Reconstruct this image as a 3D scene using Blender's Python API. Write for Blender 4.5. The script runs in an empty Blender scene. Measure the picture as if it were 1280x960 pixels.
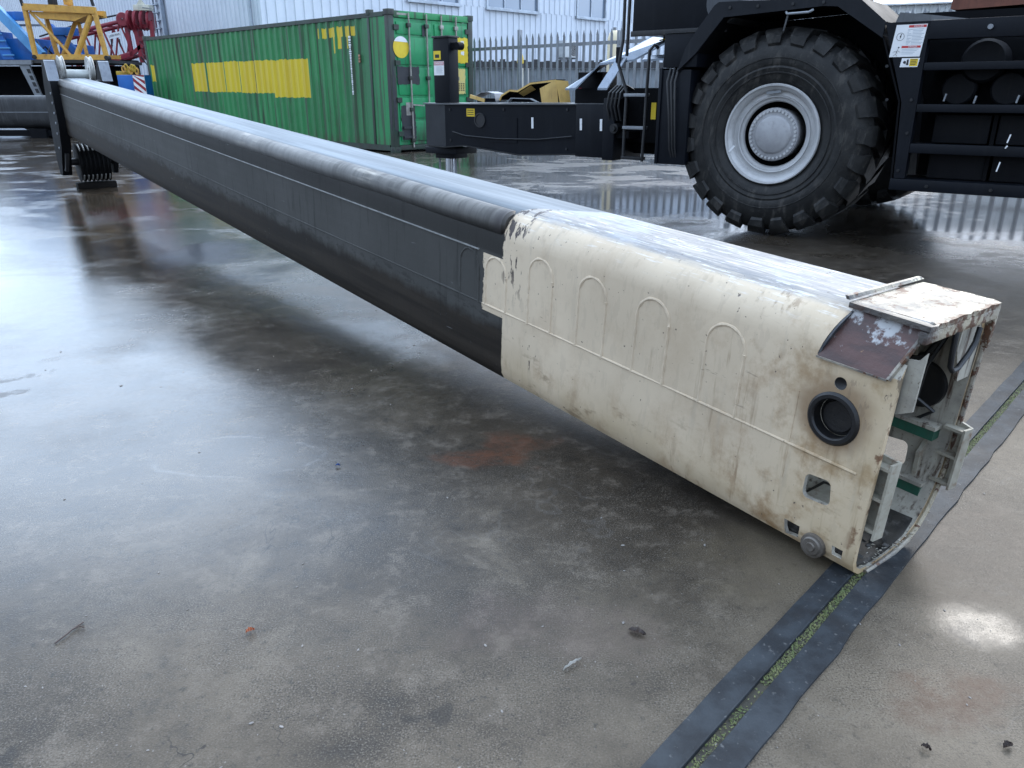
import bpy, bmesh, math, random
from mathutils import Vector, Matrix
random.seed(7)
PI = math.pi
R = math.radians
S = bpy.context.scene
COL = S.collection

# ------------------------------------------------------------------ node helpers
class V:
    """a socket (or number) with arithmetic that builds Math nodes"""
    def __init__(s, nt, o): s.nt = nt; s.o = o
    def m(s, op, b=None, c=None, clamp=False):
        n = s.nt.nodes.new('ShaderNodeMath'); n.operation = op; n.use_clamp = clamp
        for i, x in enumerate((s, b, c)):
            if x is None: continue
            if isinstance(x, V): s.nt.links.new(x.o, n.inputs[i])
            else: n.inputs[i].default_value = x
        return V(s.nt, n.outputs[0])
    def __add__(s, b): return s.m('ADD', b)
    def __sub__(s, b): return s.m('SUBTRACT', b)
    def __mul__(s, b): return s.m('MULTIPLY', b)
    __radd__ = __add__
    __rmul__ = __mul__
    def __rsub__(s, b): return s.m('MULTIPLY', -1.0) + b
    def gt(s, b): return s.m('GREATER_THAN', b)
    def lt(s, b): return s.m('LESS_THAN', b)
    def max(s, b): return s.m('MAXIMUM', b)
    def min(s, b): return s.m('MINIMUM', b)
    def abs(s): return s.m('ABSOLUTE')
    def step(s, a, b):
        n = s.nt.nodes.new('ShaderNodeMapRange'); n.interpolation_type = 'SMOOTHSTEP'
        if a > b: a, b, f, t = b, a, 1.0, 0.0
        else: f, t = 0.0, 1.0
        s.nt.links.new(s.o, n.inputs['Value'])
        n.inputs['From Min'].default_value = a; n.inputs['From Max'].default_value = b
        n.inputs['To Min'].default_value = f; n.inputs['To Max'].default_value = t
        return V(s.nt, n.outputs['Result'])

class M:
    """material builder"""
    def __init__(s, name):
        s.m = bpy.data.materials.new(name); s.m.use_nodes = True
        s.nt = s.m.node_tree; s.b = s.nt.nodes['Principled BSDF']
        s.tc = s.nt.nodes.new('ShaderNodeTexCoord')
        s.obj = s.tc.outputs['Object']
    def xyz(s, sock=None):
        n = s.nt.nodes.new('ShaderNodeSeparateXYZ'); s.nt.links.new(sock or s.obj, n.inputs[0])
        return [V(s.nt, n.outputs[i]) for i in range(3)]
    def normal(s):
        return s.xyz(s.nt.nodes.new('ShaderNodeNewGeometry').outputs['Normal'])
    def noise(s, scale, detail=4, rough=.55, stretch=None, off=None, dist=0):
        n = s.nt.nodes.new('ShaderNodeTexNoise')
        n.inputs['Scale'].default_value = scale; n.inputs['Detail'].default_value = detail
        n.inputs['Roughness'].default_value = rough; n.inputs['Distortion'].default_value = dist
        mp = s.nt.nodes.new('ShaderNodeMapping'); s.nt.links.new(s.obj, mp.inputs[0])
        if stretch: mp.inputs['Scale'].default_value = stretch
        if off: mp.inputs['Location'].default_value = off
        s.nt.links.new(mp.outputs[0], n.inputs['Vector'])
        return V(s.nt, n.outputs['Fac'])
    def voro(s, scale, stretch=None):
        n = s.nt.nodes.new('ShaderNodeTexVoronoi'); n.inputs['Scale'].default_value = scale
        mp = s.nt.nodes.new('ShaderNodeMapping'); s.nt.links.new(s.obj, mp.inputs[0])
        if stretch: mp.inputs['Scale'].default_value = stretch
        s.nt.links.new(mp.outputs[0], n.inputs['Vector'])
        return V(s.nt, n.outputs['Distance'])
    def col(s, c): 
        n = s.nt.nodes.new('ShaderNodeRGB'); n.outputs[0].default_value = (*c, 1); return n.outputs[0]
    def mix(s, fac, a, b):
        n = s.nt.nodes.new('ShaderNodeMix'); n.data_type = 'RGBA'
        if isinstance(fac, V): s.nt.links.new(fac.o, n.inputs[0])
        else: n.inputs[0].default_value = fac
        for i, x in ((6, a), (7, b)):
            if isinstance(x, tuple): n.inputs[i].default_value = (*x, 1)
            else: s.nt.links.new(x, n.inputs[i])
        return n.outputs[2]
    def set(s, base=None, rough=None, metal=None, bump=None, bd=.01, bs=1.0, spec=None, coat=None):
        def put(nm, x):
            if x is None: return
            if isinstance(x, V): s.nt.links.new(x.o, s.b.inputs[nm])
            elif isinstance(x, tuple): s.b.inputs[nm].default_value = (*x, 1)
            elif isinstance(x, (int, float)): s.b.inputs[nm].default_value = x
            else: s.nt.links.new(x, s.b.inputs[nm])
        put('Base Color', base); put('Roughness', rough); put('Metallic', metal)
        put('Specular IOR Level', spec); put('Coat Weight', coat)
        if bump is not None:
            n = s.nt.nodes.new('ShaderNodeBump'); n.inputs['Distance'].default_value = bd
            n.inputs['Strength'].default_value = bs
            s.nt.links.new(bump.o, n.inputs['Height']); s.nt.links.new(n.outputs[0], s.b.inputs['Normal'])
        return s.m

def paint(name, c, c2=None, rough=.45, metal=0, scale=3.0, dirt=.25, dirtcol=(.05, .045, .04), streak=True, bump=.002, spec=None):
    """weathered paint: two tones, vertical grime streaks, dirt specks"""
    m = M(name); c2 = c2 or tuple(x*.75 for x in c)
    a = m.noise(scale, 5, .6)
    b = m.mix(a.step(.35, .7), c, c2)
    st = m.noise(scale*2.2, 4, .6, (3, 3, .25) if streak else None, (3, 1, 7))
    fine = m.noise(scale*14, 3, .6)
    d = (st.step(.5, .78)*.8 + fine.step(.6, .75)*.4)*dirt*2
    b = m.mix(d.min(1.0), b, dirtcol)
    r = a*.25 + (rough - .1) + d*.15
    return m.set(b, r, metal, fine*.5 + a, bump, .6, spec)

# ------------------------------------------------------------------ mesh helpers
class MB:
    def __init__(s): s.bm = bmesh.new()
    def box(s, c, size, rot=None, bev=0):
        r = bmesh.ops.create_cube(s.bm, size=1)['verts']
        mt = Matrix.Translation(c) @ (rot.to_4x4() if rot is not None else Matrix()) @ Matrix.Diagonal((*size, 1))
        bmesh.ops.transform(s.bm, matrix=mt, verts=r)
        if bev:
            ed = list({e for v in r for e in v.link_edges})
            bmesh.ops.bevel(s.bm, geom=ed, offset=bev, segments=2, profile=.6, affect='EDGES')
        return s
    def b2(s, x0, x1, y0, y1, z0, z1, bev=0):
        return s.box(((x0+x1)/2, (y0+y1)/2, (z0+z1)/2), (abs(x1-x0), abs(y1-y0), abs(z1-z0)), None, bev)
    def prism(s, pts, vec):
        vec = Vector(vec)
        a = [s.bm.verts.new(p) for p in pts]; b = [s.bm.verts.new(Vector(p)+vec) for p in pts]
        n = len(pts); fs = [s.bm.faces.new(a), s.bm.faces.new(b[::-1])]
        for i in range(n): fs.append(s.bm.faces.new((a[i], b[i], b[(i+1) % n], a[(i+1) % n])))
        bmesh.ops.recalc_face_normals(s.bm, faces=fs); return s
    def strip(s, pts, vec, th):
        """an open polyline swept along vec with thickness th (thickened in the plane of the line)"""
        vec = Vector(vec); vn = vec.normalized(); P = [Vector(p) for p in pts]; off = []
        for i, p in enumerate(P):
            t = (P[min(i+1, len(P)-1)] - P[max(i-1, 0)]).normalized()
            off.append(p + t.cross(vn)*th)
        return s.prism(P + off[::-1], vec) if len(P) < 3 else s._strip(P, off, vec)
    def _strip(s, P, Q, vec):
        rows = [[s.bm.verts.new(x) for x in (p, q, q+vec, p+vec)] for p, q in zip(P, Q)]
        fs = []
        for a, b in zip(rows, rows[1:]):
            for k in range(4): fs.append(s.bm.faces.new((a[k], a[(k+1) % 4], b[(k+1) % 4], b[k])))
        fs.append(s.bm.faces.new(rows[0][::-1])); fs.append(s.bm.faces.new(rows[-1]))
        bmesh.ops.recalc_face_normals(s.bm, faces=fs); return s
    def tube(s, pts, r, n=8, closed=False):
        P = [Vector(p) for p in pts]; rows = []; up = None
        for i, p in enumerate(P):
            if closed: t = (P[(i+1) % len(P)] - P[i-1]).normalized()
            else: t = (P[min(i+1, len(P)-1)] - P[max(i-1, 0)]).normalized()
            if up is None: up = t.orthogonal().normalized()
            up = (up - t*up.dot(t)).normalized(); sd = t.cross(up)
            rr = r[i] if isinstance(r, (list, tuple)) else r
            rows.append([s.bm.verts.new(p + (up*math.cos(k*2*PI/n) + sd*math.sin(k*2*PI/n))*rr) for k in range(n)])
        pr = list(zip(rows, rows[1:])) + ([(rows[-1], rows[0])] if closed else [])
        fs = []
        for a, b in pr:
            for k in range(n): fs.append(s.bm.faces.new((a[k], a[(k+1) % n], b[(k+1) % n], b[k])))
        if not closed: fs += [s.bm.faces.new(rows[0][::-1]), s.bm.faces.new(rows[-1])]
        bmesh.ops.recalc_face_normals(s.bm, faces=fs); return s
    def bar(s, a, b, w, h=None):
        """a rectangular bar from a to b"""
        a = Vector(a); b = Vector(b); h = h or w; d = b-a
        q = d.to_track_quat('Z', 'Y')
        return s.box((a+b)/2, (w, h, d.length), q.to_matrix())
    def lathe(s, prof, c=(0, 0, 0), axis='y', n=48, closed=False):
        """prof = [(radius, along)] round the axis through c"""
        c = Vector(c); rows = []
        ax = {'x': (Vector((1, 0, 0)), Vector((0, 1, 0)), Vector((0, 0, 1))), 'y': (Vector((0, 1, 0)), Vector((0, 0, 1)), Vector((1, 0, 0))),
              'z': (Vector((0, 0, 1)), Vector((1, 0, 0)), Vector((0, 1, 0)))}[axis]
        for r, y in prof:
            if r < 1e-5: rows.append([s.bm.verts.new(c+ax[0]*y)]); continue
            rows.append([s.bm.verts.new(c + ax[0]*y + (ax[1]*math.cos(k*2*PI/n) + ax[2]*math.sin(k*2*PI/n))*r) for k in range(n)])
        fs = []
        pr = list(zip(rows, rows[1:])) + ([(rows[-1], rows[0])] if closed else [])
        for a, b in pr:
            for k in range(n):
                k2 = (k+1) % n
                if len(a) == 1 and len(b) == 1: continue
                if len(a) == 1: fs.append(s.bm.faces.new((a[0], b[k], b[k2])))
                elif len(b) == 1: fs.append(s.bm.faces.new((a[k], b[0], a[k2])))
                else: fs.append(s.bm.faces.new((a[k], b[k], b[k2], a[k2])))
        bmesh.ops.recalc_face_normals(s.bm, faces=fs); return s
    def disc(s, c, r, y0, y1, axis='y', n=32):
        return s.lathe([(0, y0), (r, y0), (r, y1), (0, y1)], c, axis, n)
    def quad(s, *p):
        s.bm.faces.new([s.bm.verts.new(q) for q in p]); return s
    def build(s, name, mat, parent=None, smooth=35):
        me = bpy.data.meshes.new(name); s.bm.to_mesh(me); s.bm.free()
        for mm in (mat if isinstance(mat, (list, tuple)) else [mat]): me.materials.append(mm)
        if smooth:
            me.shade_smooth(); me.set_sharp_from_angle(angle=R(smooth))
        o = bpy.data.objects.new(name, me); COL.objects.link(o)
        if parent is not None: o.parent = parent
        return o

def tag(o, label=None, cat=None, group=None, kind=None):
    if label: o['label'] = label
    if cat: o['category'] = cat
    if group: o['group'] = group
    if kind: o['kind'] = kind
    return o
def thing(name, label, cat, mat=None, group=None):
    o = bpy.data.objects.new(name, None); COL.objects.link(o); o.empty_display_size = .3
    if mat is not None: o.matrix_world = mat
    return tag(o, label, cat, group)
def frame(o, x, y, z=(0, 0, 1), sc=1.0):
    m = Matrix((x, y, z)).transposed().to_4x4()
    m = m @ Matrix.Scale(sc, 4); m.translation = o; return m
def dup_tree(o, mat):
    c = o.copy(); COL.objects.link(c); c.matrix_world = mat
    for ch in list(o.children):
        d = ch.copy(); COL.objects.link(d); d.parent = c
        for g in list(ch.children):
            e = g.copy(); COL.objects.link(e); e.parent = d
    return c
def text(body, size, mat, parent, m, name='lettering', ext=.001):
    cu = bpy.data.curves.new(name, 'FONT'); cu.body = body; cu.size = size; cu.extrude = ext
    cu.align_x = 'CENTER'; cu.align_y = 'CENTER'; cu.resolution_u = 3
    t = bpy.data.objects.new('lettering_source', cu); COL.objects.link(t)
    bpy.context.view_layer.update()
    me = bpy.data.meshes.new_from_object(t.evaluated_get(bpy.context.evaluated_depsgraph_get()))
    bpy.data.objects.remove(t); bpy.data.curves.remove(cu)
    me.transform(m); me.materials.clear(); me.materials.append(mat)
    o = bpy.data.objects.new(name, me); COL.objects.link(o); o.parent = parent
    return o

# ------------------------------------------------------------------ camera, light, world
H0 = 1.266
cam = bpy.data.cameras.new('camera'); co = bpy.data.objects.new('camera', cam); COL.objects.link(co)
co.location = (0, 0, H0); co.rotation_mode = 'YXZ'
fw = Vector((0, math.cos(.363), -math.sin(.363)))
co.rotation_mode = 'QUATERNION'
q = Matrix.Rotation(.002, 3, fw) @ Matrix(((1, 0, 0), (0, math.sin(.363), -math.cos(.363)), (0, math.cos(.363), math.sin(.363))))
co.rotation_quaternion = q.to_quaternion()
cam.sensor_fit = 'HORIZONTAL'; cam.sensor_width = 36; cam.lens = 962/1280*36
cam.clip_start = .05; cam.clip_end = 1000
S.camera = co
SUN_AZ, SUN_EL = 36, 33.5
sun = bpy.data.lights.new('sun', 'SUN'); sun.energy = .55; sun.angle = R(16); sun.color = (1, .96, .9)
so = bpy.data.objects.new('sun', sun); COL.objects.link(so)
sd = Vector((math.sin(R(SUN_AZ))*math.cos(R(SUN_EL)), math.cos(R(SUN_AZ))*math.cos(R(SUN_EL)), math.sin(R(SUN_EL))))
so.rotation_euler = sd.to_track_quat('Z', 'Y').to_euler()
w = bpy.data.worlds.new('World'); S.world = w; w.use_nodes = True
nt = w.node_tree; bg = nt.nodes['Background']; bg.inputs[1].default_value = .1
sky = nt.nodes.new('ShaderNodeTexSky'); sky.sky_type = 'NISHITA'; sky.sun_disc = False
sky.sun_elevation = R(SUN_EL); sky.sun_rotation = R(SUN_AZ); sky.dust_density = 2.5
tc = nt.nodes.new('ShaderNodeTexCoord')
mp = nt.nodes.new('ShaderNodeMapping'); mp.inputs['Scale'].default_value = (1, 1, 2.2); nt.links.new(tc.outputs['Generated'], mp.inputs[0])
no = nt.nodes.new('ShaderNodeTexNoise'); no.inputs['Scale'].default_value = 2.6; no.inputs['Detail'].default_value = 6; nt.links.new(mp.outputs[0], no.inputs['Vector'])
def wmix(f, a, b):
    n = nt.nodes.new('ShaderNodeMix'); n.data_type = 'RGBA'
    if isinstance(f, V): nt.links.new(f.o, n.inputs[0])
    else: n.inputs[0].default_value = f
    for i, x in ((6, a), (7, b)):
        if isinstance(x, tuple): n.inputs[i].default_value = (*x, 1)
        else: nt.links.new(x, n.inputs[i])
    return n.outputs[2]
cl = V(nt, no.outputs['Fac'])
cloud = wmix(cl.step(.35, .68), (5.4, 7.6, 11.2), (14.6, 17.2, 21))
dt = nt.nodes.new('ShaderNodeVectorMath'); dt.operation = 'DOT_PRODUCT'; dt.inputs[1].default_value = sd
nt.links.new(tc.outputs['Generated'], dt.inputs[0])
glow = V(nt, dt.outputs['Value']).max(0.0).m('POWER', 14.0)
cloud = wmix(glow*.7, cloud, (30, 29.5, 28.5))
d2 = nt.nodes.new('ShaderNodeVectorMath'); d2.operation = 'DOT_PRODUCT'; d2.inputs[1].default_value = Vector((-.56, .8, .36)).normalized()
nt.links.new(tc.outputs['Generated'], d2.inputs[0])
cloud = wmix(V(nt, d2.outputs['Value']).max(0.0).m('POWER', 9.0)*.75, cloud, (16, 20, 25.5))
side = (V(nt, dt.outputs['Value'])*.5 + .5).step(.0, .9)*.95 + .42
mu = nt.nodes.new('ShaderNodeVectorMath'); mu.operation = 'SCALE'; nt.links.new(cloud, mu.inputs[0]); nt.links.new(side.o, mu.inputs['Scale']); cloud = mu.outputs[0]
nt.links.new(wmix(.85, sky.outputs[0], cloud), bg.inputs[0])
vs = S.view_settings; vs.view_transform = 'Standard'; vs.look = 'None'; vs.gamma = 1; vs.exposure = .8; vs.use_curve_mapping = False
S.cycles.max_bounces = 6; S.cycles.diffuse_bounces = 2; S.cycles.glossy_bounces = 4; S.cycles.use_denoising = True

# ------------------------------------------------------------------ shared materials
black = paint('black_paint', (.005, .0066, .0105), (.0033, .0045, .0072), .44, 0, 2.5, .16, (.017, .019, .022), spec=.18)
black2 = paint('dull_black_paint', (.004, .0045, .006), (.003, .0034, .0045), .7, 0, 3, .2, (.01, .01, .011), spec=.12)
darksteel = paint('dark_steel', (.011, .0125, .015), (.007, .0075, .009), .42, .1, 4, .25, (.05, .045, .04))
galv = paint('galvanised', (.25, .27, .29), (.19, .2, .22), .45, .3, 4, .2, (.1, .1, .1))
white = paint('white_decal', (.75, .76, .77), (.7, .71, .72), .4, 0, 8, .06, streak=False)
yellow = paint('yellow_paint', (.72, .53, .02), (.65, .45, .02), .5, 0, 4, .12)
redp = paint('red_decal', (.5, .03, .03), (.45, .03, .03), .4, 0, 6, .05)
ink = paint('black_ink', (.02, .02, .022), None, .5, 0, 6, 0)
greyink = paint('grey_print', (.4, .45, .5), None, .5, 0, 6, 0)
m = M('tyre_rubber'); a_ = m.noise(5, 5, .65); c_ = m.noise(13, 4, .7, (1, 1, .35), (2, 0, 1)); f_ = m.noise(60, 3, .6)
b_ = m.mix(a_.step(.38, .66), (.008, .0082, .0085), (.019, .0188, .0182)); b_ = m.mix(c_.step(.5, .68)*.75, b_, (.055, .051, .046)); b_ = m.mix(f_.step(.64, .74)*.4, b_, (.05, .05, .05))
rubber = m.set(b_, c_*.25 + .42, 0, c_*.6 + f_*.3 + a_, .007, .8, .35)

# ------------------------------------------------------------------ ground
m = M('wet_concrete')
X, Y_, Z = m.xyz()
WN = m.noise(5, 4, .6) - .5
def blob(x, y, rx, ry, warp=.25):
    n = WN
    d = ((X - x)*(1/rx)); e = ((Y_ - y)*(1/ry))
    return ((d*d + e*e).m('SQRT') + n*(warp*5)).step(1.15, .45)
big = m.noise(.33, 5, .55, off=(3.1, 7.7, 0)); mid = m.noise(1.7, 6, .62); fine = m.noise(38, 4, .7); grit = m.noise(230, 2, .6)
wet = m.noise(.55, 5, .6, (1, .8, 1), (1.3, 2.2, 0), .4)
base = m.mix(mid.step(.3, .72), (.022, .0158, .0098), (.076, .0585, .04))
base = m.mix(big.step(.4, .62)*.6, base, (.017, .0135, .0105))
rougher = m.noise(8, 8, .78, off=(6, 1, 3))
base = m.mix(rougher.step(.5, .64)*.6, base, (.125, .103, .08)); base = m.mix(rougher.step(.48, .34)*.75, base, (.011, .0088, .0068))
wisp = m.noise(2.6, 6, .68, off=(1, 4, 2), dist=.9).step(.5, .66)
light = (X*.8 - Y_*.75 + 1.05).step(-.25, .5)*.7 + blob(-.5, 1.9, 1.1, .6, .12)*wisp*.75 + Y_.step(2.3, 1.2)*.45
base = m.mix(light.min(1.0)*mid.step(.2, .75), base, (.135, .11, .08))
gk = m.noise(3.1, 4, .7, off=(3, 3, 7)).step(.35, .65)*.7 + .3
base = m.mix((grit.step(.53, .66)*.5)*gk, base, (.19, .168, .14)); base = m.mix((grit.step(.47, .32)*.8)*gk, base, (.009, .008, .007))
base = m.mix((fine.step(.55, .72)*.6), base, (.018, .017, .0155))
spk = m.voro(34).lt(.075)*m.noise(3.3, 3, .5, off=(9, 1, 0)).gt(.5)
base = m.mix(spk*.45, base, (.22, .2, .18))
crk = (m.noise(1.3, 5, .6, off=(2, 9, 1), dist=.6) - .5).abs().step(.0035, .0008)*m.noise(.9, 2, .5, off=(8, 8, 1)).step(.52, .58)
base = m.mix(crk*.7, base, (.012, .01, .008))
tide = (m.noise(.8, 5, .62, off=(5, 2, 6)) - .47).abs().step(.006, .001)*m.noise(1.1, 3, .5, off=(3, 1, 1)).step(.45, .6)
base = m.mix(tide*.06, base, (.25, .24, .23))
oil = m.noise(2.7, 3, .5, off=(11, 3, 0)).step(.68, .7)
base = m.mix(oil*.55, base, (.012, .011, .01))
tw = (X + .12*Y_ + 1.92).abs().step(.13, .1)*((Y_*(1/.042) + (X + 1.9).abs()*18).m('SINE')).step(.35, .6)*m.noise(7, 4, .6).step(.47, .56)*Y_.step(1.9, 2.3)*Y_.step(4.0, 3.2)
base = m.mix(tw*.6, base, (.03, .022, .016))
for (x, y, rx, ry, c, k) in ((-.1, 2.56, .2, .08, (.075, .028, .013), .9), (.02, 2.7, .16, .09, (.08, .032, .017), .75), (1.07, 1.38, .17, .06, (.075, .04, .024), .7), (.95, 1.31, .1, .05, (.07, .038, .024), .6),
                          (-3.95, 9.0, .8, .9, (.09, .032, .03), .8), (.85, 1.9, .35, .2, (.1, .08, .05), .4), (.1, 1.6, .25, .12, (.1, .07, .06), .3), (3, 11.5, 1.6, 1.0, (.1, .045, .025), .7),
                          (1.5, 1.9, .5, .3, (.09, .068, .05), .5)):
    base = m.mix(blob(x, y, rx*1.15, ry*1.2, .5)*(rougher*.7 + fine*.3).step(.36, .6)*k, base, c)
# tide ring left by a dried puddle
n = m.noise(4, 3, .5, off=(2, 8, 0)) - .5
ring = ((((X + 1.02)*(1/.3)).m('POWER', 2.0) + ((Y_ - 2.58)*(1/.17)).m('POWER', 2.0)).m('SQRT') + n*.5)
base = m.mix((ring - 1.0).abs().step(.07, .0)*.22*m.noise(4, 3, .6, off=(4, 4, 0)).step(.4, .6)*(grit*.8 + .5), base, (.3, .3, .3))
far = Y_.step(3.2, 8.5)
base = m.mix(far*X.step(-2.5, -.5)*.65, base, (.025, .019, .013))
pud = ((blob(1.19, 1.6, .135, .1, .3)*(mid*.5 + rougher*.9).step(.35, 1.0)*.62)).max(wet.step(.52, .6)*far).max(blob(-1.15, 3.9, .9, .8, .2)*.5).max(blob(2.0, 9.7, 1.7, 1.7, .25)).max(blob(6.8, 8.0, 3.3, 3.0, .15))
streak = m.noise(1.05, 4, .55, (.8, 1.2, 1), (7, 3, 0), .6)
leftw = (X*(-1.0) - Y_*.42 + .75).step(-.55, .75)*Y_.step(1.3, 2.4)*(.55 + .45*m.noise(.9, 4, .6, off=(3, 6, 1)).step(.3, .6))
wetm = (leftw + far).min(1.0)
pud = pud*(1 - blob(-6.2, 11.2, 2.6, 3.6, .15))
rough = .36 - far*.22 + mid*.08 + (fine - .5)*.1 + (rougher - .5)*.3 + tw*.2 - leftw*.2
rough = rough + far*streak.step(.46, .6)*.2*(1 - pud)
rough = rough.max(.07)
rough = rough*(1 - pud) + pud*(far*.03 + .05)
h = ((fine - .5)*.3 + (grit - .5)*.3)*(1 - pud*.99)*(1 - wetm*.72) + (rougher - .5)*(1 - pud*.99)*(1 - wetm*.6)*.5 + ((mid - .5)*.35 + (streak - .5)*far*.4)*(1 - pud*.985)
ground_mat = m.set(m.mix(pud*.45, base, (.03, .029, .028)), rough, 0, h, .006, .6, wetm.max(pud)*.42 + .2)
g = MB()
g.quad((-200, -60, 0), (200, -60, 0), (200, 300, 0), (-200, 300, 0))
tag(g.build('ground', ground_mat, None, 0), kind='structure')

# drain: two steel edging strips with a mossy gap
DD = Vector((.682, .731, 0)).normalized(); DN = Vector((DD.y, -DD.x, 0)); D0 = Vector((.258, 1.168, 0))
m = M('drain_steel')
a = m.noise(9, 5, .65); f = m.noise(60, 3, .6); st = m.noise(3.2, 4, .6, off=(5, 2, 0))
b = m.mix(a.step(.35, .65), (.036, .042, .048), (.019, .0215, .025))
b = m.mix(st.step(.55, .66), b, (.022, .023, .025)); b = m.mix(f.step(.62, .75)*.5, b, (.16, .16, .155))
strip_mat = m.set(b, st*.3 + .36, .0, a*.5 + f*.5, .005, .8, .16)
def rail(o0, o1, z, wob):
    mb = MB(); rows = []
    n = 90
    for i in range(n+1):
        t = -1.4 + i*9.0/n; p = D0 + DD*t
        j0 = (random.random()-.5)*wob[0]; j1 = (random.random()-.5)*wob[1]
        e0 = p + DN*(o0+j0); e1 = p + DN*(o1+j1); zz = z + (random.random()-.5)*.0014
        rows.append([mb.bm.verts.new(q) for q in ((e0.x, e0.y, -.01), (e0.x, e0.y, zz), (e1.x, e1.y, zz), (e1.x, e1.y, -.01))])
    for r0, r1 in zip(rows, rows[1:]):
        for k in range(3): mb.bm.faces.new((r0[k], r0[k+1], r1[k+1], r1[k]))
    bmesh.ops.recalc_face_normals(mb.bm, faces=mb.bm.faces[:])
    return mb
tag(rail(0, .06, .007, (.004, .001)).build('drain_edging', strip_mat), kind='structure')
tag(rail(.0605, .064, .013, (.0004, .0006)).build('drain_lip', strip_mat), kind='structure')
tag(rail(.088, .156, .008, (.003, .009)).build('drain_edging', strip_mat), kind='structure')
soil = paint('drain_soil', (.03, .028, .02), (.05, .045, .03), .8, 0, 20, .3, streak=False)
tag(rail(.0645, .0875, .003, (0, 0)).build('drain_soil', soil), kind='structure')
mossm = paint('moss_green', (.07, .095, .025), (.13, .135, .05), .7, 0, 25, .25, (.08, .07, .04), streak=False)
mb = MB(); rr = random.Random(3)
for i in range(15000):
    t = -1.4 + rr.random()*8.6
    if (.28 < t < .38 and rr.random() < .9) or rr.random() < .1 + .6*math.sin(t*9.1)*math.sin(t*4.3+1): continue
    p = D0 + DD*t + DN*(.0665 + rr.random()*.021); r = .0012 + rr.random()*.0028; an = rr.random()*PI; z = .003 + rr.random()*.006
    dx = Vector((math.cos(an), math.sin(an), (rr.random()-.3)*1.4))*r; dy = Vector((-math.sin(an), math.cos(an), (rr.random()-.5)*1.2))*r*.6
    p.z = z; mb.quad(p-dx, p-dy, p+dx, p+dy)
tag(mb.build('moss', mossm, None, 0), kind='stuff')

# loose chips and grit on the concrete
chipm = paint('stone_chip', (.24, .22, .2), (.12, .11, .1), .6, 0, 30, .2, streak=False)
mb = MB()
for i in range(230):
    y = 1.05 + 7*rr.random()**2.2; x = (rr.random()-.5)*1.5*y*1.1
    s_ = (.0012 + .0028*rr.random()**3)*(1 + y*.12)
    v = bmesh.ops.create_icosphere(mb.bm, subdivisions=1, radius=1)['verts']
    bmesh.ops.transform(mb.bm, matrix=Matrix.Translation((x, y, s_*.3)) @ Matrix.Rotation(rr.random()*6, 4, 'Z') @ Matrix.Diagonal((s_*1.5, s_*.8, s_*.5, 1)), verts=v)
tag(mb.build('stone_chips', chipm), kind='stuff')
def leaf(x, y, L, W, rz, mt, label, cat='leaf', grp=None):
    mb = MB(); n = 7; top = []
    for i in range(n+1):
        t = i/n; wd = W*math.sin(PI*min(1, t*.93+.05))**.8*(1+.25*math.sin(i*2.3))
        zc = .002 + .004*math.sin(PI*t) + .003*(i % 2)
        top.append([mb.bm.verts.new((t*L-L/2, sg*wd, zc + abs(sg)*.004)) for sg in (-1, 0, 1)])
    for a, b in zip(top, top[1:]):
        for k in range(2): mb.bm.faces.new((a[k], a[k+1], b[k+1], b[k]))
    bmesh.ops.solidify(mb.bm, geom=mb.bm.faces[:], thickness=.0012)
    o = mb.build('fallen_leaf' if cat == 'leaf' else 'litter_scrap', mt)
    o.location = (x, y, .001); o.rotation_euler.z = rz
    return tag(o, label, cat, grp)
orange = paint('orange_leaf', (.45, .14, .06), (.35, .1, .05), .5, 0, 40, .1, streak=False)
brownl = paint('brown_leaf', (.045, .028, .022), (.06, .04, .03), .4, 0, 40, .1, streak=False)
leaf(-.656, 1.581, .022, .008, .6, orange, 'small orange scrap of leaf lying on the wet concrete in the left foreground')
leaf(.311, 1.574, .045, .011, -.5, brownl, 'curled dark leaf on the concrete left of the steel drain strips')
leaf(.848, 1.21, .02, .007, -.8, brownl, 'dark fallen leaf right of the drain, nearer the drain of the bottom-right pair', grp='leaves in the bottom right corner')
leaf(1.019, 1.216, .024, .008, .4, brownl, 'dark fallen leaf at the very right, the farther one from the drain', grp='leaves in the bottom right corner')
leaf(-.629, 2.492, .018, .006, 0, paint('blue_plastic', (.03, .09, .3), None, .3, 0, 9, 0), 'tiny blue plastic scrap on the wet ground left of the boom', 'litter')
leaf(.141, 1.459, .06, .004, .7, paint('pale_shaving', (.5, .48, .44), None, .5, 0, 9, 0), 'thin pale wood shaving on the concrete in the middle foreground', 'litter')
mb = MB(); mb.tube([(-.012, -.04, .004), (0, -.01, .006), (.004, .012, .005), (.016, .04, .004)], .0022, 6).tube([(.004, .01, .005), (.02, .02, .008), (.03, .018, .004)], .0016, 6)
o = mb.build('twig', brownl); o.location = (-1.11, 1.579, 0); tag(o, 'dark forked twig lying on the wet concrete at the lower left', 'twig')

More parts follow.
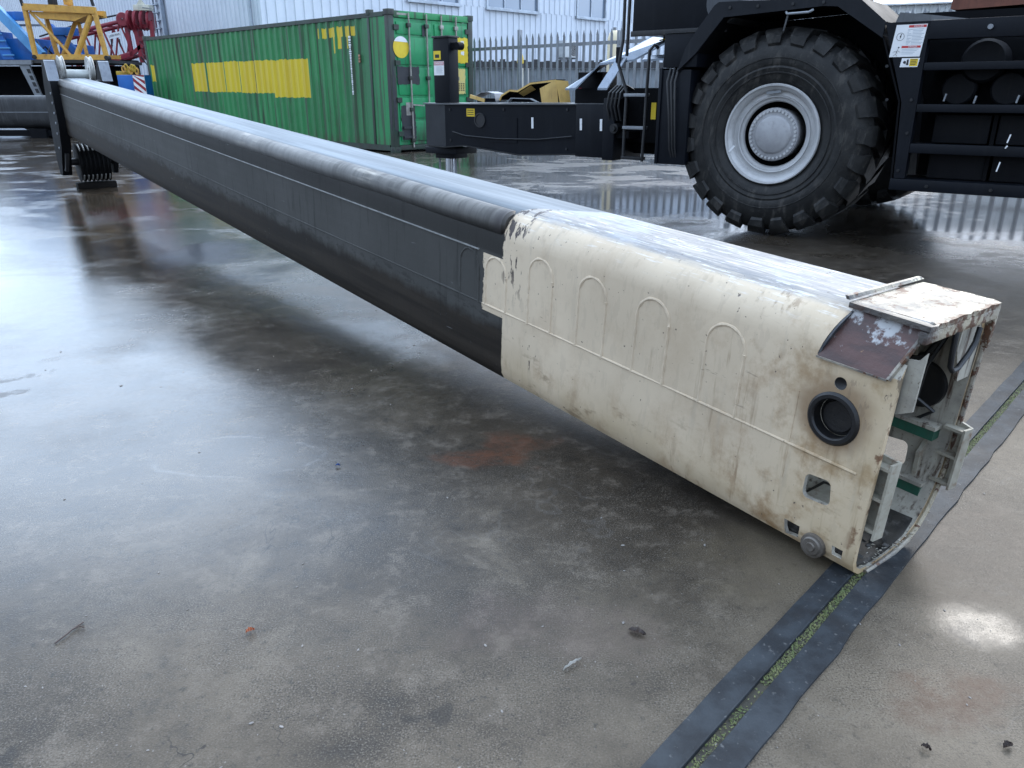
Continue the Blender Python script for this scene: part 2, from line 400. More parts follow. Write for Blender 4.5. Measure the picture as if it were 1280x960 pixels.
# ------------------------------------------------------------------ the long telescopic boom section
u = Vector((-.6065, .7951, .0626)).normalized(); v = Vector((u.y, -u.x, 0)).normalized(); wv = v.cross(u)
SC = .97
E0 = Vector((0, 0, H0)) + (Vector((.953, 1.836, .03)) - Vector((0, 0, H0)))*SC
LB = 11.7
BM_ = frame(E0, v, u, wv, SC)
boom = thing('telescopic_boom', 'long steel boom section across the yard, dark grey with a cream open near end', 'crane boom', BM_)
def arc(cx, cz, r, a0, a1, n): return [(cx + r*math.cos(R(a0+(a1-a0)*i/n)), cz + r*math.sin(R(a0+(a1-a0)*i/n))) for i in range(n+1)]
WID, HT, RC = .45, .695, .13
sec = [(0, .09), (0, .16), (0, .24), (0, .3), (0, .36), (0, .42), (0, .48)] + arc(RC, HT-RC, RC, 180, 90, 9) + [(.17, HT), (.225, HT), (.28, HT)] + arc(WID-RC, HT-RC, RC, 90, 0, 9) + \
      [(WID, .48), (WID, .4), (WID, .32), (WID, .25), (.443, .17), (.425, .1), (.398, .04), (.362, -.005), (.318, -.038), (.265, -.056), (.21, -.064), (.15, -.0665), (.095, -.066), (.05, -.059), (.02, -.04), (.005, -.01), (.001, .04)]
def inset(P, d):
    out = []; n = len(P)
    for i in range(n):
        a, b = Vector(P[i-1]), Vector(P[(i+1) % n]); t = (b-a).normalized(); nn = Vector((t.y, -t.x)); out.append(tuple(Vector(P[i]) + nn*d))
    return out
inn = inset(sec, .016)
m = M('boom_paint')
X, Y_, Z = m.xyz()
nz = m.noise(9, 4, .6); nzf = m.noise(40, 4, .65); lowf = m.noise(1.6, 4, .6)
lon = m.noise(3, 5, .6, (7, .22, 7)); scr = m.noise(10, 5, .7, (8, .35, 3), (2, 5, 1)); stn = m.noise(4.5, 6, .68, off=(8, 3, 1)); vert = m.noise(6, 4, .6, (1, 3.2, .35))
jag = (nz - .5)*.05 + (nzf - .5)*.03
# boundary between cream and dark grey paint differs below the seam, on the flat side and on top
low = Z.lt(.238)
top = Z.gt(.685)
edge = (low*1.655 + (1 - low)*1.8)*(1 - top) + top*(X*(-.9) + 1.72)
edge = edge*(Z.lt(.49).max(top)) + (1 - Z.lt(.49).max(top))*1.66
cream = (Y_ - edge + jag*(1 - low*.8)).step(.004, -.004)
cc = m.mix(lowf.step(.35, .68), (.66, .535, .385), (.56, .45, .32))
cc = m.mix(Z.step(.22, -.04)*lowf.step(.2, .7)*.7, cc, (.4, .3, .17))
cc = m.mix((m.noise(5, 5, .7, (1, .8, 2.2), (6, 2, 2)).step(.56, .68))*Z.step(.24, .06)*.6, cc, (.16, .11, .06))
cc = m.mix(stn.step(.47, .66)*(Y_.step(.7, .05)*.8 + .16 + Z.step(.24, 0)*.3).min(1.0), cc, (.27, .16, .075))
drip = m.noise(20, 4, .65, (1, 1, .1), (5, 2, 1)).step(.56, .68)*m.noise(2.5, 3, .5, off=(7, 7, 0)).step(.45, .58)
cc = m.mix(drip*(Y_.step(1.0, .1)*.5 + .3), cc, (.2, .12, .06))
scx = m.noise(26, 4, .7, (1, .16, 1.4), (2, 8, 8)).step(.65, .69)*m.noise(3, 3, .5, off=(9, 2, 2)).step(.5, .6)
cc = m.mix(scx*.6, cc, (.12, .09, .07))
cc = m.mix(Y_.step(.42, .0)*lowf.step(.2, .65)*.7, cc, (.43, .32, .18))
port = (((Y_ - .148).m('POWER', 2.0) + (Z - .4).m('POWER', 2.0)).m('SQRT') + (nz - .5)*.06).step(.14, .075)
cc = m.mix(port*.75*Z.lt(.6), cc, (.2, .12, .06))
cc = m.mix(vert.step(.58, .75)*.28, cc, (.36, .31, .24))
tsc = m.noise(14, 6, .72, (5, .3, 1), (4, 1, 1)); topz = Z.step(.665, .69)
cc = m.mix(topz*.85, cc, (.25, .245, .235)); cc = m.mix(tsc.step(.42, .58)*topz*.9, cc, (.17, .172, .18)); cc = m.mix(m.noise(3.4, 5, .65, (1, .7, 1), (1, 9, 1)).step(.5, .66)*topz*.65, cc, (.34, .37, .41)); cc = m.mix(tsc.step(.6, .68)*topz*.6, cc, (.1, .09, .08))
cc = m.mix((m.noise(16, 4, .7, (6, .5, 3), (1, 1, 4)).step(.56, .66)*Z.step(.6, .69)*.6), cc, (.8, .8, .8))
chip = (m.noise(17, 4, .6, (1, 1.8, .6), (3, 3, 3)).step(.56, .59))*((Y_ - 1.6).abs().step(.09, .04)*Z.step(.28, .5)*1.0 + (Y_ - 1.47).abs().step(.03, .0)*Z.step(.05, .1)*Z.step(.24, .2) + (Y_.step(.2, .0)*.6)*Z.step(.35, .6) + .07)
chip = chip.max(m.noise(60, 2, .5, off=(1, 7, 7)).step(.71, .74)*.8)
cc = m.mix(chip.min(1.0), cc, (.06, .045, .04))
rustc = m.noise(14, 5, .65, off=(4, 4, 9)).step(.53, .62)*Y_.step(.05, .0)
cc = m.mix(rustc*.9, cc, (.13, .055, .025))
dk = m.mix(lowf.step(.3, .7), (.055, .054, .05), (.07, .0685, .064))
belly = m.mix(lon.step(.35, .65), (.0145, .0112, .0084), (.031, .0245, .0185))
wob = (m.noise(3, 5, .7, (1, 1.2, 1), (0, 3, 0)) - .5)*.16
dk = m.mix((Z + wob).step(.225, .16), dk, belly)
peel = (Z - .222 + wob*.5).abs().step(.05, .0)*m.noise(16, 5, .7, (1, .5, 1.4)).step(.5, .58)
dk = m.mix(Z.step(.495, .51)*Z.step(.66, .62)*.7, dk, (.02, .0185, .017))  # shade of the gap between ledge and tube, put into the colour
dk = m.mix(peel*.45, dk, (.015, .0135, .012))
dk = m.mix(vert.step(.54, .72)*.5, dk, (.014, .0135, .0125))
dk = m.mix(m.noise(12, 5, .7, (1, .6, 1), (9, 9, 2)).step(.6, .72)*.35*Y_.step(2, 8), dk, (.16, .16, .17))
dk = m.mix(nzf.step(.66, .74)*.3, dk, (.12, .12, .12))
sl = m.noise(30, 3, .6, (1, .12, 1), (7, 0, 3)).step(.68, .72)*m.noise(2, 3, .5, off=(1, 6, 6)).step(.48, .6)
dk = m.mix(sl*.5, dk, (.2, .2, .2))
sl2 = m.noise(24, 3, .6, (1, 1, .1), (2, 5, 3)).step(.62, .7)*m.noise(1.4, 3, .5, off=(4, 6, 2)).step(.45, .6)
dk = m.mix(sl2*.45, dk, (.013, .0115, .0095))
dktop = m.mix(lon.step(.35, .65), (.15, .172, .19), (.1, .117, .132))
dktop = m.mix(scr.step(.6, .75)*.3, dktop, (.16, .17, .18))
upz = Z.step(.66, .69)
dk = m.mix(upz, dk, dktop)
gr = m.normal()
rough = cream*(.36 + lowf*.2 + topz*.14) + (1 - cream)*(.56 + lon*.2 - upz*.24) + nzf*.06
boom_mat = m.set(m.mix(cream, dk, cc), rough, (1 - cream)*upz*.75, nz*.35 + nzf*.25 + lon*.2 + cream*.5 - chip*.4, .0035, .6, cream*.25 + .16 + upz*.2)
inside_mat = paint('boom_inside', (.42, .39, .32), (.22, .2, .17), .55, 0, 7, .9, (.06, .033, .02))
mb = MB(); st_ = [0, .06, .12, .2, .3, .5, .8, 1.2, 1.6, 1.8, 2.4, 3.2, 4.5, 6, 7.5, 9, 10.5, LB]
ro = [[mb.bm.verts.new((p[0], s_, p[1])) for p in sec] for s_ in st_]; ri = [[mb.bm.verts.new((p[0], s_, p[1])) for p in inn] for s_ in st_]
n = len(sec)
for a, b in zip(ro, ro[1:]):
    for k in range(n): mb.bm.faces.new((a[k], a[(k+1) % n], b[(k+1) % n], b[k]))
for a, b in zip(ri, ri[1:]):
    for k in range(n): mb.bm.faces.new((a[k], b[k], b[(k+1) % n], a[(k+1) % n])).material_index = 1
for k in range(n):
    mb.bm.faces.new((ro[0][k], ri[0][k], ri[0][(k+1) % n], ro[0][(k+1) % n])); mb.bm.faces.new((ro[-1][k], ro[-1][(k+1) % n], ri[-1][(k+1) % n], ri[-1][k]))
bmesh.ops.recalc_face_normals(mb.bm, faces=mb.bm.faces[:])
shell = mb.build('shell', [boom_mat, inside_mat], boom)
cut = MB()
cut.disc((0, .148, .389), .072, -.1, .2, 'x', 40)
cut.disc((-.1, .149, .494), .018, 0, .2, 'x', 24)
rp = [(x, z) for cx, cz, a0 in ((.172, .183, 0), (.128, .187, 90), (.122, .146, 180), (.172, .142, 270)) for x, z in arc(cx, cz, .018, a0, a0+90, 4)]
cut.prism([(-.1, a, b) for a, b in rp], (.7, 0, 0))
cut.prism([(-.1, .176, .022), (-.1, .228, .022), (-.1, .222, -.03), (-.1, .176, -.02)], (.17, 0, 0))
cut.prism([(-.1, .036, .018), (-.1, .07, .018), (-.1, .066, -.012), (-.1, .036, -.012)], (.17, 0, 0))
cut.prism([(-.05, .236, .5535), (-.002, .232, .5535), (.077, .186, .6975), (.077, .186, .76), (-.05, .186, .76)], (0, -.4, 0))
co_ = cut.build('cutter', inside_mat, boom)
bo = shell.modifiers.new('holes', 'BOOLEAN'); bo.operation = 'DIFFERENCE'; bo.object = co_; bo.solver = 'EXACT'
bpy.context.view_layer.update()
me = bpy.data.meshes.new_from_object(shell.evaluated_get(bpy.context.evaluated_depsgraph_get()))
shell.modifiers.clear(); shell.data = me; me.name = 'shell'
cm = co_.data; bpy.data.objects.remove(co_); bpy.data.meshes.remove(cm)
me.shade_smooth(); me.set_sharp_from_angle(angle=R(28))

# polished corner tubes along the dark part
m = M('corner_steel'); X, Y_, Z = m.xyz()
bands = m.noise(2.2, 6, .7, (1, 5, 1)); lg = m.noise(6, 5, .65, (4, .3, 4), (3, 0, 1)); ff = m.noise(50, 3, .6)
near_ = Y_.step(5.5, 2.2)
b = m.mix(bands.step(.4, .66)*(near_*.55 + .3), (.12, .112, .102), (.04, .036, .032)); b = m.mix(lg.step(.54, .68)*.5, b, (.2, .19, .175))
b = m.mix((m.noise(1.1, 4, .6, off=(0, 6, 0)).step(.58, .66)*lg.step(.4, .6))*.6, b, (.42, .38, .32))
b = m.mix(Z.step(.675, .635)*.6, b, (.06, .057, .053)); b = m.mix(Z.step(.635, .585), b, (.014, .0128, .0115)); b = m.mix((Y_ - 1.7).abs().step(.05, .0)*.8, b, (.03, .025, .025))  # tube's shading painted in: bright along the top, darkening to the underside
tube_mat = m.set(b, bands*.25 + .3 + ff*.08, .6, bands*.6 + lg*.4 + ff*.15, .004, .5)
for sg in (0,):
    cx = .054
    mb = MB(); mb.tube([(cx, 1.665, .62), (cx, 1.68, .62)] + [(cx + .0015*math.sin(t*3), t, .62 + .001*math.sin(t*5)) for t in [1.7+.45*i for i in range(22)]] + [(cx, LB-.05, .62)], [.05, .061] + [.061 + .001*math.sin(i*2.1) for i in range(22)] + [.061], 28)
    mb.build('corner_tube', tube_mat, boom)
# ledge under the tube and seam / arch weld beads
ledge_mat = paint('ledge_edge', (.34, .34, .33), (.2, .2, .195), .5, .2, 6, .25, streak=False)  # pale colour stands in for light caught along the plate edge
MB().b2(-.006, .02, 1.83, LB, .4955, .5).build('ledge', ledge_mat, boom)
rb = random.Random(11)
def beadpath(pts, r=.0042): return MB().tube(pts, [r*(1 + .16*math.sin(i*1.9) + rb.uniform(-.14, .14)) for i in range(len(pts))], 8)
bead_mat = boom_mat
beadpath([(.0025, .05 + i*.12, .262 + .004*math.sin(i*.13)) for i in range(96)], .0055).build('seam_weld', bead_mat, boom)
beadpath([(0, .262, .15 + i*.02) for i in range(15)], .0018).build('joint_weld', bead_mat, boom)
for sc_ in (.53, .83, 1.125, 1.42, 1.712, 1.905):
    wd, ht = .072, .545 if sc_ < 1.6 else .485
    pts = [(.003, sc_ - wd, .262 + .015*i) for i in range(int((ht-wd-.262)/.015)+1)] + [(.003, sc_ - wd*math.cos(R(a)), ht - wd + wd*math.sin(R(a))) for a in range(0, 181, 12)] + [(.003, sc_ + wd, ht - wd - .015*i) for i in range(1, int((ht-wd-.262)/.015)+1)]
    beadpath(pts, .0066)  .build('weld_arch', bead_mat, boom)
# near-end collar
m = M('collar_paint'); X, Y_, Z = m.xyz()
a1 = m.noise(14, 5, .65); a2 = m.noise(45, 4, .7); lg = m.noise(7, 6, .7)
b = m.mix(lg.step(.4, .62), (.3, .265, .21), (.12, .11, .1)); b = m.mix(m.noise(4, 4, .6).step(.5, .65)*.5, b, (.5, .42, .28))
b = m.mix((a1*.5 + a2*.5 + X.step(.38, .45)*.06).step(.545, .58), b, (.075, .035, .02)); b = m.mix((a2 + X.step(.36, .45)*.12).step(.6, .64)*Z.step(.69, .7), b, (.65, .58, .42))
b = m.mix((a1*.6 + a2*.4 + Y_.step(.0, -.03)*.08).step(.55, .6), b, (.1, .045, .022)); b = m.mix((X - .03).abs().step(.06, .0)*Z.step(.6, .68)*.85, b, (.05, .045, .045))
collar_mat = m.set(b, a1*.3 + .3, .1, a1 + a2, .006, .8)
MB().prism([(.05, .2, .686), (.3, .203, .686), (.444, .198, .684)] + [(.446 + rr.uniform(-.004, .005), .18 - .02*i, .684) for i in range(10)] + [(.43 - .026*i, -.024 + rr.uniform(-.006, .005), .684) for i in range(15)] + [(.035, -.026, .686)], (0, 0, .014)).build('collar_plate', collar_mat, boom)
MB().prism([(.05, .2, .706), (.05, .206, .716), (.445, .206, .712), (.452, .2, .706)], (0, .01, 0)).build('collar_flange', collar_mat, boom)
MB().b2(.437, .455, -.02, .2, .56, .6835, .004).build('collar_side', collar_mat, boom)
MB().b2(.035, .436, -.024, .0, .65, .6835, .006).build('end_bar', collar_mat, boom)
m = M('patch_rust'); X, Y_, Z = m.xyz()
a1 = m.noise(9, 5, .65); a2 = m.noise(30, 4, .65); sc2 = m.noise(7, 4, .6, (1, 1, 4))
b = m.mix(sc2.step(.4, .65), (.1, .052, .045), (.065, .04, .037)); b = m.mix(((a1*.7+a2*.3) + (Z - .63)*2.2).step(.52, .58), b, (.42, .42, .42)); b = m.mix(a2.step(.66, .7)*.7, b, (.35, .2, .1))
patch_mat = m.set(b, a1*.3 + .28, .1, a1 + a2*.5, .006, .7)
mb = MB(); mb.prism([(-.006, .03, .549), (-.006, .2285, .549), (.0725, .186, .7), (.0725, -.012, .7)], (.012, 0, -.0065)); mb.build('corner_patch', patch_mat, boom)
ca = [(x - .001, z + .001) for x, z in arc(RC, HT-RC, RC, 182, 118, 10)]
mb = MB(); mb.prism([(x, .2315 - (z - .553)*.31, z) for x, z in ca] + [(.0765, .1855, .6985), (-.0015, .231, .5535)], (.0, -.006, 0)); mb.build('patch_end_cap', paint('cap_dark', (.03, .033, .04), (.05, .052, .055), .4, 0, 20, .3, (.15, .15, .15), streak=False), boom)
MB().bar((-.006, .026, .55), (.072, -.014, .701), .009).build('patch_weld', collar_mat, boom); MB().bar((-.006, .03, .548), (-.006, .23, .548), .005).build('patch_weld', collar_mat, boom)
# port: black ring and recessed plug on the left, second disc boss below
plugm = paint('port_black', (.009, .009, .01), (.014, .013, .013), .4, .2, 12, .3, (.03, .025, .02), streak=False)
mb = MB(); mb.lathe([(.056, .03), (.056, -.004), (.06, -.009), (.07, -.009), (.077, -.002), (.077, .0), (.071, .001), (.071, .03)], (0, .148, .389), 'x', 40, True); mb.build('port_ring', plugm, boom)
mb = MB(); mb.lathe([(0, .026), (.044, .024), (.046, .03), (.0555, .032), (.0555, .06), (0, .06)], (0, .148, .389), 'x', 36); mb.build('port_plug', plugm, boom)
mb = MB(); mb.lathe([(0, -.012), (.05, -.012), (.06, -.016), (.072, -.014), (.074, -.0), (0, 0)], (WID-.017, .12, .405), 'x', 36); mb.build('port_plug', plugm, boom)
mb = MB(); mb.lathe([(.02, .03), (.02, .004), (.017, .002), (.0, .012)], (0, .149, .494), 'x', 20); mb.build('port_bore', plugm, boom)
mb = MB(); mb.lathe([(0, -.016), (.012, -.018), (.014, -.013), (.025, -.013), (.029, -.009), (.036, -.008), (.038, .0), (.038, .03), (0, .03)], (.0, .123, -.012), 'x', 32); o = mb.build('pin_boss', paint('pin_boss', (.16, .14, .12), (.1, .085, .07), .4, .4, 20, .4, (.04, .03, .02), streak=False), boom)
# inside the open end
greenm = paint('green_guide', (.02, .11, .07), (.015, .08, .05), .45, 0, 6, .3)
for wz, s0, s1 in ((.277, .035, .3), (.088, .03, .26)):
    mb = MB(); mb.b2(.392, .4325, s0, s1, wz-.022, wz+.012); mb.build('guide_rail', greenm, boom)
    mb = MB(); mb.b2(.386, .4325, s0-.004, s1, wz+.0125, wz+.024); mb.build('guide_cap', inside_mat, boom)
mb = MB(); mb.prism([(.03, -.036, .635), (.03, -.02, .61), (.03, .1, .59), (.03, .1, .44), (.03, .0, .455), (.03, -.036, .475)], (.008, 0, 0)); mb.build('inner_plate', inside_mat, boom)
brk_mat = paint('bracket_dirty', (.36, .335, .27), (.25, .225, .175), .5, 0, 14, .5, (.14, .07, .035), streak=False)
def bracket(vx, s0, s1, w0, w1, skew):
    mb = MB(); sgn = -1
    mb.prism([(vx, s0, w0+skew), (vx, s1, w0), (vx, s1, w1), (vx, s0, w1-skew)], (.008, 0, 0)); mb.prism([(vx-.034, s0+.004, w0+skew), (vx-.0005, s0, w0+skew), (vx-.0005, s0, w1-skew), (vx-.034, s0+.004, w1-skew)], (0, .007, 0))
    for t in (.12, .5, .86):
        z = w0 + (w1-w0)*t; mb.prism([(vx-.0005, s1, z), (vx-.0005, s0+.0115, z), (vx-.032, s0+.0115, z), (vx-.03, s1, z)], (0, 0, .009))
    return mb.build('end_bracket', brk_mat, boom)
bracket(.052, -.034, .1, .07, .33, .012)
bracket(.44, -.046, .02, .1, .335, .018)
MB().tube([(.425, .1, .55), (.41, .12, .5), (.4, .2, .46), (.41, .3, .42)], .012, 8).build('inner_pipe', darksteel, boom)
MB().tube([(.36, .05, .62), (.33, .08, .5), (.37, .1, .38), (.41, .06, .34), (.42, .1, .3)], .006, 6).build('loose_cable', darksteel, boom)
MB().prism([(.40, .06, .2), (.434, .06, .24), (.434, .06, .12), (.41, .06, .12)], (0, .012, 0)).build('inner_gusset', brk_mat, boom)
MB().prism([(.39, .14, .6), (.434, .14, .6), (.434, .14, .3), (.41, .14, .31)], (0, .012, 0)).build('inner_gusset', brk_mat, boom)
MB().b2(.12, .3, .1, .28, -.045, .02, .006).build('slide_block', brk_mat, boom)
MB().tube([(.2, -.022, .655), (.2, -.026, .6), (.205, -.028, .56), (.22, -.03, .545), (.25, -.03, .545), (.3, -.028, .575), (.335, -.024, .6), (.35, -.02, .64)], .0075, 10).build('lifting_handle', darksteel, boom)
mb = MB(); mb.b2(.05, .4, .36, .38, -.02, .62); mb.build('inner_bulkhead', inside_mat, boom)
MB().prism([(.3, .002, .64), (.43, .002, .64), (.43, .002, .47), (.36, .002, .47), (.3, .002, .58)], (0, .01, 0)).build('corner_gusset', inside_mat, boom)
mb = MB(); mb.tube([(.445, -.006, .66 - i*.05) for i in range(9)] + [(.448, -.006, .22), (.437, -.006, .15), (.418, -.006, .095), (.392, -.006, .035), (.355, -.006, -.012), (.31, -.006, -.042), (.24, -.006, -.058), (.15, -.006, -.0625), (.08, -.006, -.0625)], .008, 8)
mb.build('end_rim', collar_mat, boom)
grime = paint('grime_mat', (.012, .011, .01), (.03, .026, .02), .5, 0, 20, .4, (.12, .11, .1), streak=False)
mb = MB(); mb.prism([(.02, .01, -.03), (.1, .005, -.05), (.2, .005, -.048), (.3, .005, -.025), (.35, .01, .005), (.33, .3, .0), (.2, .32, -.03), (.05, .3, -.035)], (0, 0, .008))
for i in range(150):
    x = .04 + rr.random()*.3; y = .01 + rr.random()*.28; s_ = .003 + rr.random()*.008
    mb.box((x, y, -.036 + .05*abs(x-.17) + s_*.5), (s_*2, s_*1.2, s_), Matrix.Rotation(rr.random()*6, 3, Vector((.3, .2, 1)).normalized()))
mb.build('grime_heap', grime, boom)
flakem = paint('paint_flake', (.5, .48, .42), (.35, .3, .22), .6, 0, 30, .3, streak=False)
mb = MB()
for i in range(90):
    x = .04 + rr.random()*.36; y = -.012 + rr.random()*.05; s_ = .002 + rr.random()*.006
    zz = -.05 + max(0, x-.25)**2*3
    mb.box((x, y, zz + .012), (s_*2.4, s_*1.1, .0012), Matrix.Rotation(rr.random()*6, 3, Vector((.4, .5, 1)).normalized()))
tag(mb.build('paint_flakes', flakem, boom), kind='stuff')
# far end: head plates, top winch and lower rope sheaves
hp = [(11.55, .64), (11.68, .9), (11.95, .9), (12.1, .62), (12.2, .2), (12.25, -.35), (12.16, -.63), (11.96, -.62), (11.8, -.4), (11.62, -.18), (11.52, .1)]
for vx in (-.075, .575):
    mb = MB(); mb.prism([(vx - (.02 if vx < 0 else 0), a, b) for a, b in hp], (.12 if vx < 0 else .06, 0, 0)); o = mb.build('head_plate', black2, boom)
    for (a, b) in ((11.62, .5), (11.63, .38), (11.64, .25), (11.66, .12), (11.7, -.02), (11.78, -.22)): MB().disc((vx - .02, a, b), .016, -.012, 0, 'x', 10).build('bolt', galv, o)
    MB().prism([(vx-.03, 11.66, .905), (vx+.1, 11.66, .905), (vx+.1, 11.56, .66), (vx-.03, 11.56, .66)], (0, .03, .006)).build('head_cover', paint('head_cover_grey', (.2, .22, .25), (.14, .155, .18), .35, .4, 6, .2), boom)
MB().b2(-.02, .57, LB, LB+.16, -.03, .66).build('head_block', darksteel, boom)
hk = MB(); hk.tube([(-.03, 11.7, -.28), (-.045, 11.74, -.42), (-.05, 11.84, -.53), (-.045, 11.96, -.54), (-.04, 12.0, -.46)], [.03, .028, .026, .024, .012], 10); hk.build('rope_hook', darksteel, boom)
pale_rim_mat = paint('sheave_rim', (.42, .42, .4), (.3, .29, .27), .4, .4, 12, .3, streak=False)
for vx in (.1, .45):
    MB().lathe([(.03, -.02), (.12, -.02), (.15, -.028), (.165, -.03), (.168, -.024), (.15, -.008), (.15, .008), (.168, .024), (.165, .03), (.15, .028), (.12, .02), (.03, .02)], (vx, 11.75, .8), 'x', 40, True).build('rope_sheave', pale_rim_mat, boom)
MB().disc((.14, 11.72, .735), .062, 0, .27, 'x', 28).build('winch_drum', paint('drum_grey', (.38, .4, .38), (.3, .31, .3), .4, .2, 8, .3, streak=False), boom)
pulm = paint('pulley_black', (.004, .004, .0045), (.007, .007, .0075), .65, 0, 10, .2, (.02, .02, .02), streak=False, spec=.15)
for i in range(7):
    vx = .15 + i*.056
    o = MB().lathe([(.03, -.025), (.19, -.025), (.26, -.026), (.27, -.022), (.245, -.006), (.245, .006), (.27, .022), (.26, .026), (.19, .025), (.03, .025)], (vx, 12.0, -.455), 'x', 36, True).build('rope_pulley', pulm, boom)
    MB().tube([(vx, 12.0 + .26*math.cos(R(a)), -.455 + .26*math.sin(R(a))) for a in (215, 222, 230, 238)], .011, 6).build('rim_glint', pale_rim_mat, o); MB().tube([(vx, 12.0 + .26*math.cos(R(a)), -.455 + .26*math.sin(R(a))) for a in (105, 115, 125, 135)], .011, 6).build('rim_glint', pale_rim_mat, o)  # pale bits stand in for light caught on the pulley rims
MB().disc((.06, 12.0, -.44), .05, -.1, .52, 'x', 20).build('pulley_axle', darksteel, boom)
wp = boom.matrix_world @ Vector((.32, 12.0, -.725))
mb = MB(); zt = max(.03, wp.z - .004)
mb.box((0, 0, zt/2), (.5, .2, zt), None, .012); o = mb.build('added_timber_block', paint('reflection_black_timber', (.006, .005, .0045), (.009, .0075, .0065), .7, 0, 8, .1, streak=False, spec=.1))  # added support, its black stands in for the dark reflection under the pulleys
o.location = (wp.x, wp.y, 0); o.rotation_euler.z = math.atan2(v.y, v.x)
tag(o, 'added timber block under the far pulleys, black to stand in for their dark reflection', 'timber')

# ------------------------------------------------------------------ the big-wheeled crane on the right (local x to the right, y away, z up)
KA = R(52); KX = Vector((math.sin(KA), -math.cos(KA), 0)); KY = Vector((math.cos(KA), math.sin(KA), 0))
KM = frame(Vector((2.344, 7.186, 0)), KX, KY, (0, 0, 1))
crane = thing('mobile_crane', 'black crane with a huge tyre and grey rim standing behind the boom', 'crane', KM)
def make_wheel(name):
    wr = bpy.data.objects.new(name, None); COL.objects.link(wr); wr.parent = crane
    RT = .848
    mb = MB(); prof = [(.42, .07), (.44, .045), (.47, .025), (.52, .012), (.56, .0), (.575, .006), (.6, -.004), (.66, -.006), (.72, .008), (.77, .03), (.81, .06), (RT, .1), (RT+.005, .38), (RT, .66), (.8, .7), (.7, .75), (.6, .755), (.45, .7), (.42, .68)]
    mb.lathe(prof, (0, 0, 0), 'y', 96)
    N = 23
    for side in (0, 1):
        for k in range(N):
            a0 = (k + .5*side)*2*PI/N + rr.uniform(-.012, .012)
            def P(r, y, a):
                yy = y if side == 0 else .76 - y
                return (r*math.sin(a0+a), yy, r*math.cos(a0+a))
            wa, wb = .094, .08
            sk = .16
            def ring(r, wd, y, sh): return [P(r, y, sh - wd), P(r, y, sh + wd)]
            # stations from low on the sidewall, over the shoulder, to the middle of the tread
            stn_ = [(.70, .004, .05, -.0, .0), (.755, .0, .074, 0, .0), (.815, .004, .085, 0, 0), (.862, .04, wa, 0, 0), (.885, .075, wa, .0, 0), (.89, .2, wb*1.1, .05, 0), (.893, .39, wb, sk, 0)]
            outer = [ring(r, wd, y, sh) for r, y, wd, sh, _ in stn_[1:]]
            inner = [ring(.66, .05, .06, 0), ring(.74, .07, .07, 0), ring(.79, .08, .085, 0), ring(.815, .098, .11, 0), ring(.83, .1, .2, .05), ring(.83, .084, .39, sk)]
            J = lambda p: (p[0]+rr.uniform(-.006, .006), p[1]+rr.uniform(-.003, .004), p[2]+rr.uniform(-.006, .006))
            vo = [[mb.bm.verts.new(J(p)) for p in q_] for q_ in outer]; vi = [[mb.bm.verts.new(p) for p in q_] for q_ in inner]
            fs = []
            for i in range(len(vo)-1):
                fs.append(mb.bm.faces.new((vo[i][0], vo[i][1], vo[i+1][1], vo[i+1][0])))
                fs.append(mb.bm.faces.new((vo[i][0], vo[i+1][0], vi[i+1][0], vi[i][0])))
                fs.append(mb.bm.faces.new((vo[i][1], vi[i][1], vi[i+1][1], vo[i+1][1])))
            fs.append(mb.bm.faces.new((vo[0][0], vi[0][0], vi[0][1], vo[0][1]))); fs.append(mb.bm.faces.new((vo[-1][0], vo[-1][1], vi[-1][1], vi[-1][0])))
            bmesh.ops.recalc_face_normals(mb.bm, faces=fs)
    # raised rings on the sidewall
    mb.tube([(.52*math.sin(a*PI/40), .008, .52*math.cos(a*PI/40)) for a in range(80)], .007, 6, True)
    mb.tube([(.64*math.sin(a*PI/40), -.006, .64*math.cos(a*PI/40)) for a in range(80)], .006, 6, True)
    ty = mb.build('tyre', rubber, wr, 30)
    rim = paint('rim_silver', (.5, .5, .5), (.42, .42, .42), .42, .15, 4, .15, (.12, .11, .1), streak=False)
    MB().lathe([(.425, .075), (.432, .03), (.425, .018), (.412, .02), (.405, .04), (.385, .055), (.372, .075), (.37, .1), (.35, .104), (.335, .1), (.328, .085), (.318, .088), (.312, .11), (.29, .115), (.28, .13), (.277, .34), (.0, .34)], (0, 0, 0), 'y', 72).build('rim', [rim], wr, 30)
    cav = MB().lathe([(.276, .13), (.276, .33), (.2, .335)], (0, 0, 0), 'y', 48).build('rim_well', black2, wr)
    hb = MB(); hb.lathe([(.215, .33), (.226, .15), (.231, .1), (.226, .085), (.17, .08), (.157, .065), (.148, .06), (.0, .056)], (0, 0, 0), 'y', 48)
    hubo = hb.build('hub', paint('hub_grey', (.37, .37, .38), (.3, .3, .31), .42, .2, 6, .2, (.1, .09, .08), streak=False), wr)
    bb = MB()
    for k in range(36):
        a = k*2*PI/36; bb.disc((.204*math.sin(a), 0, .204*math.cos(a)), .0125, .066, .09, 'y', 6)
    bb.build('bolt_ring', rim, hubo)
    pl = MB().box((-.1, .068, .345), (.13, .006, .022), Matrix.Rotation(-.3, 3, 'Y')); pl.build('rim_plate', galv, wr)
    MB().box((-.32, .035, -.2), (.016, .006, .07), Matrix.Rotation(.5, 3, 'Y')).build('reflector', white, wr)
    return wr
wh = make_wheel('wheel'); wh.location = (-.05, 0, .9); wh.rotation_euler = (0, .2, 0)
tag(wh, 'huge black chunky tyre with grey rim facing the camera')
w2 = wh.copy(); COL.objects.link(w2)
for ch in list(wh.children):
    d = ch.copy(); COL.objects.link(d); d.parent = w2
    for gch in list(ch.children):
        e = gch.copy(); COL.objects.link(e); e.parent = d
w2.location = (.12, 3.3, .9); w2.rotation_euler = (0, .9, PI); w2['label'] = 'far-side tyre of the same axle, mostly hidden behind the front wheel'
